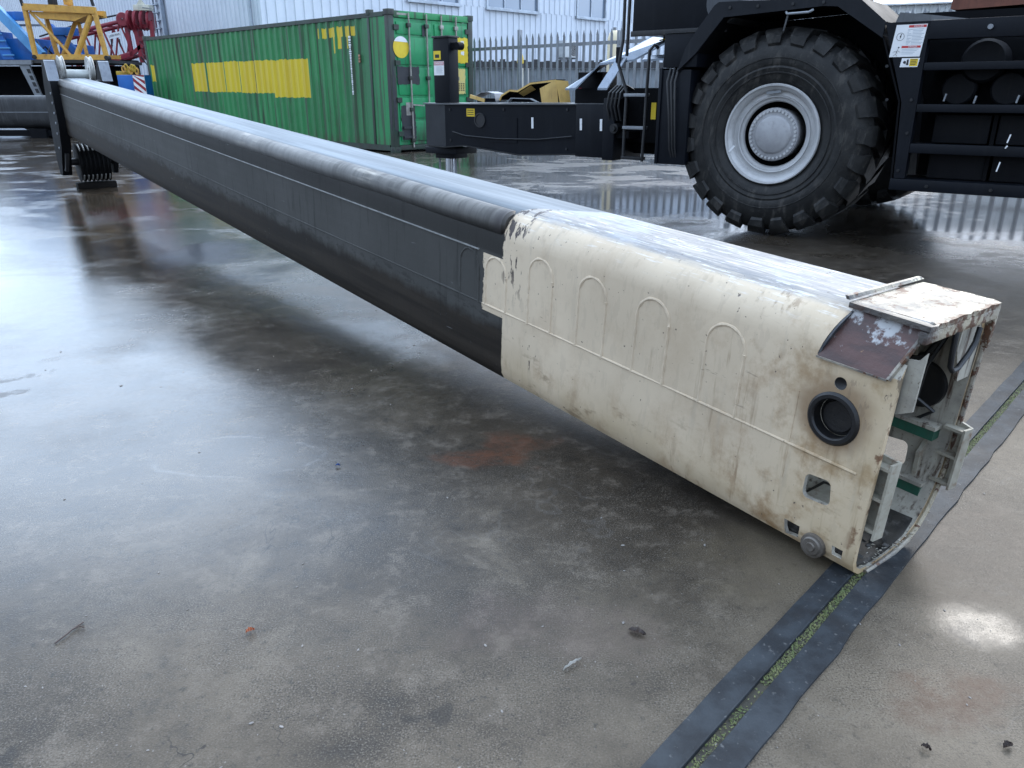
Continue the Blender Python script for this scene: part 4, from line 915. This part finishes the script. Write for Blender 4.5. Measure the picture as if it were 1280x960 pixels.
# ------------------------------------------------------------------ palisade fence
FM = frame(Vector((-1.2, 20.2, 0)), CX, CY, (0, 0, 1))
fence = thing('palisade_fence', 'galvanised steel palisade fence with pointed pales between the yard and the building', 'fence', FM)
nsp = 8; span = 2.75
for k in range(nsp):
    x0 = -.9 + k*span
    MB().b2(x0+.06, x0+span, -.02, .03, 2.17, 2.235).build('fence_rail', galv, fence); MB().b2(x0+.06, x0+span, -.02, .03, .4, .46).build('fence_rail', galv, fence)
    mb = MB(); n = 15
    for i in range(n):
        x = x0 + .12 + i*(span-.06)/n
        z1 = 2.44
        for dx, yy in ((-.022, -.03), (.0, -.042), (.022, -.03)):
            pass
        mb.prism([(x-.034, -.024, .08), (x-.014, -.042, .08), (x+.014, -.042, .08), (x+.034, -.024, .08), (x+.034, -.0215, .08), (x+.012, -.039, .08), (x-.012, -.039, .08), (x-.034, -.0215, .08)], (0, 0, z1-.16))
        mb.prism([(x-.034, -.03, z1-.08), (x+.034, -.03, z1-.08), (x+.004, -.03, z1+.02), (x-.004, -.03, z1+.02)], (0, .003, 0))
    mb.build('pale_panel', galv, fence, 20)
    mb = MB(); mb.b2(x0, x0+.06, -.01, .09, 0, 2.56 if k == 1 else 2.42, .004); mb.build('fence_post', galv, fence)

# ------------------------------------------------------------------ warehouse
BX = Vector((math.cos(CA), math.sin(CA), 0)); BY = Vector((-math.sin(CA), math.cos(CA), 0))
WM = frame(Vector((-8.2, 28.0, 0)), BX, BY, (0, 0, 1))
wareh = thing('warehouse', 'large warehouse clad in pale blue-grey ribbed metal with high windows', 'building', WM)
clad = paint('cladding', (.6, .645, .71), (.55, .595, .66), .45, 0, 1.2, .1, (.3, .34, .4), bump=.003)
HW = 7.2
def ribs(x0, x1, per, rib, dep, out):
    pts = [(x0, 0)]; x = x0 + per/2
    while x < x1:
        pts += [(x - rib, 0), (x - rib*.5, out*dep), (x + rib*.5, out*dep), (x + rib, 0)]; x += per
    pts.append((x1, 0)); return pts
def cut_wall(nm, x0, x1, z0, z1, out=-1):
    MB().strip([(a, b_, z0) for a, b_ in ribs(x0, x1, .36, .05, .04, out)], (0, 0, z1-z0), .01).build(nm, clad, wareh, 0)
wins = ((6.25, 8.75), (10.45, 13.55), (16.4, 18.5), (22, 25), (28, 31))
ZS, ZT = 4.56, 6.0
cut_wall('front_wall', .02, 42, .0, ZS); cut_wall('front_wall', .02, 42, ZT, HW)
xs = [.02] + [q for w_ in wins for q in w_] + [42]
for a, b_ in zip(xs[::2], xs[1::2]): cut_wall('front_wall', a, b_, ZS, ZT)
pts = ribs(-40, -.02, .3, .035, .03, -1)
MB().strip([(b_, -a, 0) for a, b_ in pts], (0, 0, HW), .01).build('side_wall', clad, wareh, 0)
MB().b2(-.06, .05, -.06, .05, 0, HW+.02).build('corner_flashing', clad, wareh)
mb = MB(); mb.b2(-.1, 42.1, -.15, 40.1, HW, HW+.18); mb.build('roof', clad, wareh)
mb = MB(); mb.b2(-.22, 42.1, -.28, -.1505, HW-.02, HW+.2); mb.b2(-.22, -.1005, -.15, 40, HW-.02, HW+.2); mb.build('gutter', paint('gutter_grey', (.4, .45, .52), None, .4, 0, 2, .1), wareh)
glassm = M('window_glass'); glassm.set(m.col((0, 0, 0)) if False else (.18, .23, .3), .08, .1, None, spec=.8); glassm = glassm.m
wfr = paint('window_frame', (.42, .47, .53), None, .4, .2, 4, .1)
for x0, x1 in wins:
    mb = MB(); mb.b2(x0-.1, x1+.1, -.1, -.045, ZS-.06, ZS+.03); mb.b2(x0-.1, x0, -.1, .02, ZS+.0305, ZT+.06); mb.b2(x1, x1+.1, -.1, .02, ZS+.0305, ZT+.06); mb.b2(x0+.001, x1-.001, -.1, .02, ZT-.01, ZT+.06)
    npn = 3 if x1-x0 > 2.3 else 2
    for k in range(1, npn): xx = x0 + (x1-x0)*k/npn; mb.b2(xx-.03, xx+.03, -.05, .02, ZS+.0305, ZT-.011)
    f_ = mb.build('window', wfr, wareh); MB().b2(x0, x1, .0, .015, ZS+.02, ZT-.01).build('pane', glassm, f_)
    MB().b2(x0-.16, x1+.16, -.16, -.1005, ZS-.1, ZS-.03).build('sill', wfr, f_)
mb = MB(); mb.b2(-.2, -.06, 7.0, 7.14, 0, HW); 
for k in range(24): mb.b2(-.24, -.05, 7.2, 7.75, .5+k*.28, .53+k*.28)
mb.b2(-.16, -.1, 7.16, 7.2, .3, HW); mb.b2(-.16, -.1, 7.75, 7.79, .3, HW); mb.build('wall_ladder', paint('pipe_grey', (.3, .35, .42), None, .4, .2, 4, .1), wareh)
mb = MB(); mb.tube([(-.1, .55, 3.3), (-.1, .55, HW)], .045, 10); mb.build('downpipe', paint('pipe_pale', (.42, .47, .55), None, .4, .1, 4, .1), wareh)
# outdoor air-conditioning unit on the wall
AM = WM @ Matrix.Translation((15.55, -.45, 2.75))
ac = thing('air_conditioner', 'white air-conditioning unit with round fan on the warehouse wall', 'air conditioner', AM)
acw = paint('ac_white', (.6, .62, .62), (.5, .52, .53), .4, 0, 4, .15)
mb = MB(); mb.b2(-.5, .5, 0, .4, 0, .72, .02); mb.build('casing', acw, ac); mb = MB(); mb.lathe([(.0, -.004), (.27, -.004), (.29, -.02), (.3, -.0)], (.16, 0, .36), 'y', 28); mb.build('fan_grille', tar, ac); mb = MB()
for k in range(5): mb.lathe([(.05+.05*k, -.03), (.058+.05*k, -.03)], (.16, 0, .36), 'y', 28)
mb.build('grille_ring', acw, ac); mb = MB(); mb.b2(-.45, -.4, .05, .42, -.06, -.001); mb.b2(.4, .45, .05, .42, -.06, -.001); mb.build('bracket', galv, ac)
# low grey sheet screen between fence and warehouse
SM = frame(Vector((-2.3, 26.4, 0)), Vector((.98, .2, 0)).normalized(), Vector((-.2, .98, 0)).normalized(), (0, 0, 1))
scr_ = thing('sheet_metal_screen', 'low grey ribbed sheet screen with a dark coping behind the palisade fence', 'screen wall', SM)
MB().strip([(a, b_, 0) for a, b_ in ribs(0, 9, .25, .04, .03, -1)], (0, 0, 1.98), .01).build('sheeting', paint('screen_grey', (.2, .23, .26), (.15, .17, .19), .5, .1, 2, .3, (.05, .05, .05)), scr_, 0)
mb = MB(); mb.b2(-.05, 9.05, -.12, .06, 1.985, 2.17)
for k in range(24): mb.box((.2+k*.37, -.05, 2.185), (.16, .1, .03+.04*(k % 3)), None)
mb.build('coping', tar, scr_)
bp = thing('marker_post', 'pale post with a yellow top standing behind the palisade fence', 'post', Matrix.Translation((.26, 24, 0)))
MB().disc((0, 0, 0), .09, 0, 1.9, 'z', 14).build('post_shaft', paint('post_cream', (.5, .48, .4), None, .5, 0, 4, .2), bp); MB().lathe([(.085, 2.02), (.1, 2.05), (.085, 2.2), (.04, 2.32), (0, 2.33)], (0, 0, 0), 'z', 14).build('post_cap', yellow, bp); MB().disc((0, 0, 0), .092, 1.901, 2.019, 'z', 14).build('dark_band', tar, bp)
bp2 = thing('slim_post', 'slim pale post right of the yellow-topped post behind the palisade fence', 'post', Matrix.Translation((.46, 24.1, 0)))
MB().disc((0, 0, 0), .05, 0, 1.9, 'z', 12).build('post_shaft', paint('post_grey', (.4, .4, .38), None, .5, 0, 4, .2), bp2); MB().lathe([(.05, 1.901), (.055, 1.92), (.05, 1.96), (0, 1.97)], (0, 0, 0), 'z', 12).build('post_cap', tar, bp2)
# cream tank seen over the fence at the crane's ladder
tk = thing('cream_tank', 'small cream-coloured tank standing behind the fence next to the crane ladder', 'tank', Matrix.Translation((3.0, 24.5, 0)))
MB().lathe([(0, 0), (.2, 0), (.2, 2.7), (.15, 2.85), (.06, 2.92), (0, 2.92)], (0, 0, 0), 'z', 24).build('tank_body', paint('tank_cream', (.72, .62, .42), (.65, .55, .38), .4, 0, 3, .1), tk); MB().disc((0, 0, 0), .05, 2.921, 3.0, 'z', 12).build('tank_cap', galv, tk)

# second building beyond the crane
R2 = frame(Vector((13.3, 35.0, 0)), Vector((.93, -.37, 0)).normalized(), Vector((.37, .93, 0)).normalized(), (0, 0, 1))
sh = thing('white_shed', 'pale ribbed metal shed seen over the right side of the crane', 'building', R2)
shm = paint('shed_white', (.6, .62, .62), (.52, .54, .55), .45, 0, 1.5, .15)
MB().strip([(a, b_, 0) for a, b_ in ribs(-.8, 22, .28, .05, .05, -1)], (0, 0, 4.45), .01).build('wall', shm, sh, 0)
mb = MB()
for k in range(40): mb.prism([(-.5+k*.55, -.09, 3.8), (-.44+k*.55, -.09, 3.8), (-.36+k*.55, -.09, 4.2), (-.42+k*.55, -.09, 4.2)], (0, .03, 0))
mb.build('wall_bracket', paint('shed_slot', (.2, .22, .24), None, .5, 0, 4, .1), sh, 0)
mb = MB(); mb.prism([(-.9, -.2, 4.46), (22.1, -.2, 4.46), (22.1, 10, 4.9), (-.9, 10, 4.9)], (0, 0, .06)); mb.build('roof', paint('shed_roof', (.75, .77, .78), None, .4, 0, 2, .05), sh)
mb = MB(); mb.b2(-.8, 22, .05, 9.9, 0, 4.44); mb.build('core', shm, sh)

# ------------------------------------------------------------------ scrap pile behind the outrigger beam
oy = paint('faded_yellow', (.6, .4, .12), (.5, .32, .1), .5, 0, 5, .25, (.12, .07, .04))
BT = 1.147
def onbeam(x, y): return KM @ Matrix.Translation((x, y, 0))
SP = thing('bent_cover', 'bent yellow-edged metal cover with a black inside lying on top of the black outrigger beam', 'scrap metal', onbeam(0, .68))
pf = [(-3.69, 1.17), (-3.66, 1.222), (-3.53, 1.285), (-3.41, 1.275), (-3.22, 1.36), (-2.86, 1.39)]
MB().strip([(a, .0, b_) for a, b_ in pf], (0, .2, 0), .008).build('cover_skin', black2, SP, 0)
mb = MB(); mb.prism([(a, .17, b_-.005) for a, b_ in pf] + [(-2.86, .17, BT), (-3.69, .17, BT)], (0, .012, 0)); mb.build('cover_back', black2, SP, 0)
MB().strip([(a, -.012, b_+.004) for a, b_ in pf], (0, .012, 0), -.02).build('cover_edge', oy, SP, 0)
mb = MB(); mb.prism([(-3.4, .002, 1.25), (-3.22, .002, 1.335), (-3.22, .1, 1.29), (-3.4, .1, 1.215)], (0, .006, 0)); mb.build('inner_lining', oy, SP, 0)
mb = MB(); mb.prism([(-2.86, -.01, 1.39), (-2.985, -.14, 1.3), (-2.955, -.14, BT+.001), (-2.83, -.01, BT+.001)], (.01, .01, 0)); mb.prism([(-2.859, -.005, 1.39), (-2.80, -.0, BT+.001), (-2.76, .15, BT+.001), (-2.80, .15, 1.38)], (.01, 0, 0)); mb.build('end_flap', oy, SP, 0)
SQ = thing('grey_sheet', 'crumpled light grey metal sheet at the left end of the beam top', 'scrap metal', onbeam(0, .62))
mb = MB(); mb.strip([(-4.06, 0, 1.2), (-3.93, 0, 1.255), (-3.83, 0, 1.26), (-3.73, 0, 1.24), (-3.7, 0, 1.15)], (0, .2, 0), .008); mb.build('sheet', galv, SQ, 0)
mb = MB(); mb.b2(-4.03, -3.75, .04, .18, BT, 1.19); mb.build('packing', black2, SQ); mb = MB(); mb.bar((-4.09, -.02, 1.215), (-3.86, -.02, 1.165), .015, .04); mb.build('yellow_batten', oy, SQ)
ST = thing('steel_offcut', 'pale bent steel strip lying in front of the bent yellow cover', 'scrap metal', onbeam(0, .5))
mb = MB(); mb.strip([(-3.42, 0, BT+.001), (-3.38, 0, 1.19), (-3.1, 0, 1.185), (-3.0, 0, BT+.001)], (0, .05, 0), .008); mb.build('strip', galv, ST, 0)

# ------------------------------------------------------------------ machines at the far left
blue = paint('crane_blue', (.01, .12, .42), (.008, .09, .33), .35, 0, 3, .12, (.05, .06, .08))
lblue = paint('light_blue', (.1, .32, .6), (.08, .26, .5), .35, 0, 3, .12)
ylw = paint('frame_yellow', (.6, .33, .06), (.5, .26, .05), .5, 0, 4, .35, (.12, .06, .03), streak=False)
redm = paint('jib_red', (.25, .02, .035), (.18, .016, .028), .4, 0, 4, .2, (.05, .02, .02), streak=False)
tc_ = thing('truck_crane', 'blue mobile crane on a black carrier at the far left, behind the boom head', 'crane', Matrix.Translation((-16.5, 28.3, 0)))
mb = MB(); mb.b2(-6, 2.3, .2, 2.5, .75, 1.15); mb.b2(-6, 2.6, 1.4, 2.4, 1.0, 2.15); mb.build('carrier', black2, tc_)
mb = MB(); mb.b2(-6, 2.9, -.15, 2.4, 2.2, 2.3); mb.build('deck', paint('deck_dark', (.03, .03, .032), (.05, .045, .04), .5, 0, 3, .3), tc_)
mb = MB(); mb.b2(-6, .35, -.25, -.16, 2.15, 2.29); mb.build('deck_edge', galv, tc_)
for x in (-4.3, -2.4, -.2, 1.6):
    wo = MB().lathe([(.2, .05), (.35, .0), (.5, .02), (.55, .06), (.55, .34), (.5, .38), (.2, .36)], (x, -.05, .55), 'y', 36).build('wheel', rubber, tc_); MB().lathe([(.0, .05), (.12, .0), (.16, .1), (.3, .12), (.34, .03), (.35, .06)], (x, -.05, .55), 'y', 28).build('rim', galv, wo)
mb = MB(); mb.prism([(-.12, -.18, 2.14), (.22, -.18, 2.14), (.45, -.18, 1.1), (.22, -.18, 1.1)], (0, .08, 0)); o = mb.build('support_leg', galv, tc_, 0)
hm = MB()
for t in (.12, .32, .52, .72): xx = .05 + .24*t + .03; zz = 2.14 - 1.04*t; hm.prism([(xx-.01, -.186, zz), (xx+.1, -.186, zz), (xx+.14, -.186, zz-.14), (xx+.03, -.186, zz-.14)], (0, .004, 0))
hm.build('leg_slot', ink, o, 0)
mb = MB(); mb.b2(1.5, 2.1, .0, .4, 1.55, 1.9, .03); mb.prism([(1.55, .0, 1.54), (2.05, 0, 1.54), (2.05, 0, 1.25), (1.75, 0, 1.25)], (0, .4, 0)); mb.build('winch_box', paint('winch_grey', (.12, .16, .2), None, .4, .2, 5, .2), tc_)
for x in (.75, 1.1): mb = MB(); mb.b2(x, x+.22, -.1, .2, 1.15, 1.42, .03); mb.build('junction_box', galv, tc_)
mb = MB(); mb.bar((-.9, .2, 4.1), (.5, .2, 2.45), .22, .3); mb.build('blue_boom', lblue, tc_)
mb = MB(); mb.b2(-1.6, -.75, .25, .9, 2.305, 3.2, .03); mb.b2(-.7, .2, .35, 1.6, 2.305, 3.0, .02); mb.build('superstructure', blue, tc_)
mb = MB(); mb.b2(-.65, .1, .3, .7, 3.55, 3.82, .02); mb.build('upper_tank', blue, tc_); mb = MB(); mb.b2(-.6, .6, .75, .9, 3.4, 3.46); mb.build('walkway', galv, tc_)
mb = MB(); mb.b2(.6, 1.35, 1.2, 2.2, 2.305, 2.85, .05); mb.bar((.7, .7, 3.4), (1.6, .7, 2.4), .16, .2); mb.b2(.7, 1.5, .5, 1.0, 3.1, 3.35, .02); mb.build('winch_house', blue, tc_)
sb = MB(); sb.prism([(-.75, .05, 2.32), (-.38, .05, 2.32), (-.72, .05, 3.3), (-1.05, .05, 3.3)], (0, .1, 0)); stp = sb.build('stair', blue, tc_, 0)
for k in range(4): MB().b2(-.86 + k*.09 - .12, -.5 + k*.09 - .1, .0, .045, 3.1 - k*.22, 3.14 - k*.22).build('stair_tread', lblue, stp)
for k in range(7): 
    MB().tube([(-.5+.25*k, .6, 2.31), (-.45+.25*k, .55, 2.6), (-.3+.25*k, .6, 2.75 + .1*(k % 3)), (-.2+.25*k, .8, 2.5)], .03, 6).build('hydraulic_hose', darksteel if k % 2 else galv, tc_)
# yellow lattice head standing on the carrier
yf = thing('yellow_boom_frame', 'yellow lattice frame with rust streaks standing on the deck of the blue crane', 'crane frame', Matrix.Translation((-15.55, 27.3, 2.3)))
def tb(nm, a, b_, w_, mt, par, h_=None): return MB().bar(a, b_, w_, h_).build(nm, mt, par)
tb('top_beam', (-.02, 0, 1.53), (2.22, 0, 1.42), .16, ylw, yf, .2); tb('bottom_beam', (.0, 0, .06), (2.35, 0, .04), .13, ylw, yf, .16)
tb('top_beam', (.1, .9, 1.42), (2.1, .9, 1.38), .14, ylw, yf, .2); tb('bottom_beam', (.1, 1.0, .1), (2.3, 1.0, .08), .12, ylw, yf)
for a, b_ in (((-.02, 0, 1.55), (.02, 0, .05)), ((2.18, 0, 1.5), (2.33, 0, .03)), ((.1, .9, 1.42), (.2, 1.0, .1))): tb('upright', a, b_, .12, ylw, yf)
for a, b_, r_ in (((.1, .05, 1.4), (1.12, .1, .1), .05), ((2.05, .05, 1.3), (1.35, .05, .1), .09), ((1.15, .9, 1.3), (.4, .95, .12), .07), ((1.2, .8, 1.3), (1.45, .5, .15), .06)): MB().tube([a, b_], r_, 10).build('brace', ylw, yf)
mb = MB(); mb.prism([(.15, .02, 1.4), (2.05, .02, 1.33), (1.5, .02, 1.12), (.4, .02, 1.2)], (0, .85, 0)); mb.build('gusset_plate', ylw, yf, 0)
for x in (.7, 1.2): mb = MB(); mb.b2(x, x+.16, .1, .4, 1.6, 1.9, .01); mb.build('lug', ylw if x > 1 else darksteel, yf)
for x in (-.05, 2.2): MB().bar((x, -.02, 1.55), (x-.06, -.02, 1.95), .07).build('pin_lug', darksteel, yf)
for x, z in ((.02, .05), (2.36, .02)): MB().disc((x, -.1, z), .07, 0, .2, 'y', 12).build('pin', darksteel, yf)
# red lattice jib behind
rj = thing('red_lattice_jib', 'dark red lattice jib with a white sign, behind the yellow frame', 'crane jib', Matrix.Translation((-14.0, 31.0, 0)))
for y in (0, .9):
    for a, b_ in (((-3.6, y, 3.0), (0, y, 3.75)), ((-3.6, y, 1.6), (-.1, y, 2.62))): MB().tube([a, b_], .075, 10).build('chord', redm, rj)
    for k in range(5):
        x = -3.4 + k*.68; f0 = (x+3.6)/3.6; f1 = (x+.34+3.6)/3.6
        MB().tube([(x, y, 1.6+1.02*f0), (x+.34, y, 3.0+.75*f1)], .035, 8).build('lacing', redm, rj); MB().tube([(x+.34, y, 3.0+.75*f1), (x+.68, y, 1.6+1.02*min(1, f0+.19))], .035, 8).build('lacing', redm, rj)
for k in range(5): x = -3.2+k*.75; f0 = (x+3.6)/3.6; MB().tube([(x, 0, 3.0+.75*f0), (x+.3, .9, 3.0+.75*f0)], .035, 6).build('cross_brace', redm, rj); MB().tube([(x, 0, 1.6+1.02*f0), (x+.3, .9, 1.6+1.02*f0)], .035, 6).build('cross_brace', redm, rj)
for a, b_ in (((-.1, 0, 3.8), (-.05, 0, 2.5)), ((.2, 0, 3.85), (.3, 0, 2.3)), ((-.05, .9, 3.8), (.1, .9, 2.5)), ((-.1, 0, 2.55), (.4, 0, 2.9)), ((.1, 0, 3.5), (.85, .1, 3.55)), ((.3, 0, 3.1), (.8, .1, 3.15)), ((.85, 0, 3.7), (.8, 0, 2.9))): MB().bar(a, b_, .13).build('head_member', redm, rj)
MB().bar((-2.2, -.02, 1.95), (-.1, -.02, 2.55), .12, .1).build('lower_beam', redm, rj)
for k, x in enumerate((.15, .35, .55, .75)):
    MB().lathe([(.05, -.03), (.3, -.03), (.34, -.05), (.3, 0), (.34, .05), (.3, .03), (.05, .03)], (x, -.1+.1*k, 3.72), 'x', 28, True).build('head_sheave', redm, rj)
MB().lathe([(.05, -.03), (.22, -.03), (.24, 0), (.22, .03), (.05, .03)], (-.12, -.15, 3.75), 'y', 28, True).build('head_sheave', redm, rj)
mb = MB(); mb.b2(.25, .85, .0, .4, 4.05, 4.25, .03); mb.prism([(.35, .1, 4.251), (.65, .1, 4.251), (.5, .1, 4.45)], (0, .1, 0)); mb.build('tip_cover', paint('tip_cream', (.6, .58, .48), None, .5, 0, 5, .2), rj)
mb = MB(); mb.tube([(.95, 0, 3.3), (1.0, 0, 4.1), (.6, 0, 4.15)], .02, 6); mb.build('guard_rail', galv, rj)
sg_ = MB(); sg_.prism([(-.78, -.13, 3.08), (-.28, -.13, 3.18), (-.3, -.13, 3.36), (-.74, -.13, 3.27)], (0, .02, 0)); sgo = sg_.build('sign_board', white, rj, 0); tag(sgo, 'white sign board with black capital letters')
text('LIEBHERR', .1, ink, sgo, Matrix.Translation((-.525, -.134, 3.222)) @ Matrix.Rotation(-.2, 4, 'Y') @ FRX)
for x in (-.68, -.38): MB().bar((x, -.11, 3.1), (x, -.11, 2.85), .04, .03).build('sign_leg', ink, rj)
for k in range(5): MB().tube([(.3+.06*k, -.1, 2.5), (.5+.08*k, -.1, 2.2 + .1*(k % 2)), (.55+.07*k, 0, 2.9)], .03, 6).build('loose_rope', redm if k % 2 else darksteel, rj)
MB().tube([(-3.4, .1, 3.2), (-1.6, .1, 3.7), (-.2, .1, 3.95)], .03, 6).build('pendant_rope', darksteel, rj)
mb = MB(); mb.b2(-3.4, -2.4, .2, .8, 0, 1.5); mb.b2(-.6, -.2, .2, .8, 0, 2.4); mb.build('trestle', darksteel, rj)
# hazard-striped blue box, yellow hook block
hb_ = thing('striped_marker_box', 'blue box with a red and white striped end between boom and container', 'box', Matrix.Translation((-11.9, 25, 0)))
mb = MB(); mb.b2(0, .47, 0, .6, 1.15, 1.76, .02); mb.build('box_body', blue, hb_); mb = MB(); mb.b2(.05, .4, .1, .5, 0, 1.149); mb.build('box_stand', black2, hb_)
sp = MB().b2(.475, .82, .0, .02, 1.15, 1.76).build('stripe_plate', white, hb_, 0); MB().b2(.475, .82, .021, .5, 1.15, 1.76).build('plate_back', blue, hb_)
mb = MB()
for k in range(-1, 4):
    z = 1.28 + k*.21; P = []
    for (x, zz) in ((.477, z+.3), (.818, z), (.818, z+.105), (.477, z+.405)): P.append((x, -.003, zz))
    P = [(x, y, min(1.757, max(1.153, zz))) for x, y, zz in P]
    if max(p[2] for p in P) - min(p[2] for p in P) > .05: mb.prism(P, (0, .002, 0))
mb.build('red_stripes', paint('stripe_red', (.3, .02, .03), None, .45, 0, 6, .1), sp, 0)
hbk = thing('yellow_hook_block', 'yellow crane hook block with chains standing at the far end of the container', 'hook block', Matrix.Translation((-12.3, 26.4, 0)))
hy = paint('hook_yellow', (.5, .33, .03), (.4, .25, .03), .5, 0, 6, .3, (.1, .06, .03), streak=False)
mb = MB(); mb.b2(.12, .5, 0, .3, .2, 1.75, .04); mb.build('block_body', hy, hbk); mb = MB(); mb.b2(-.3, .11, .05, .2, 1.78, 1.9, .02); mb.build('block_arm', hy, hbk); mb = MB(); mb.b2(-.1, .6, -.1, .5, 0, .199); mb.build('block_foot', hy, hbk)
for k in range(7):
    a = k*.9; MB().tube([(.02+.07*k+.05*math.cos(t*PI/5), -.06+.04*math.sin(a), 1.95+.06*math.sin(a*2)+.09*math.sin(t*PI/5)) for t in range(10)], .028, 6, True).build('chain_link', hy if k % 3 else ylw, hbk)
# second dark boom at the far left
b2 = thing('second_boom', 'second dark boom section lying across the yard at the far left edge', 'crane boom', frame(Vector((-13.3, 24.4, .0)), Vector((-.995, .06, -.0)).normalized(), Vector((-.06, -.995, 0)).normalized(), (0, 0, 1)))
mb = MB(); S2 = [(0, .55), (0, 1.0)] + arc(.14, 1.05, .14, 180, 90, 6) + arc(.62, 1.05, .14, 90, 0, 6) + [(.76, .55), (.7, .4), (.56, .29), (.38, .26), (.2, .29), (.06, .4)]
S2 = [(a - .38, c_) for a, c_ in S2]
mb.prism([(0, a, c_) for a, c_ in S2], (9, 0, 0)); mb.build('shell', paint('second_boom_grey', (.045, .047, .05), (.03, .03, .032), .4, .2, 2.5, .4, (.12, .12, .12)), b2)
MB().b2(.1, 6, .375, .386, .72, .735).build('seam_weld', galv, b2)
for x in (.5, 4, 8): mb = MB(); mb.b2(x, x+.5, -.4, .4, 0, .262); mb.build('packer', black2, b2)
mb = MB(); mb.b2(-.1, 9, -.3, .3, .05, .2); mb.build('skid', black2, b2)
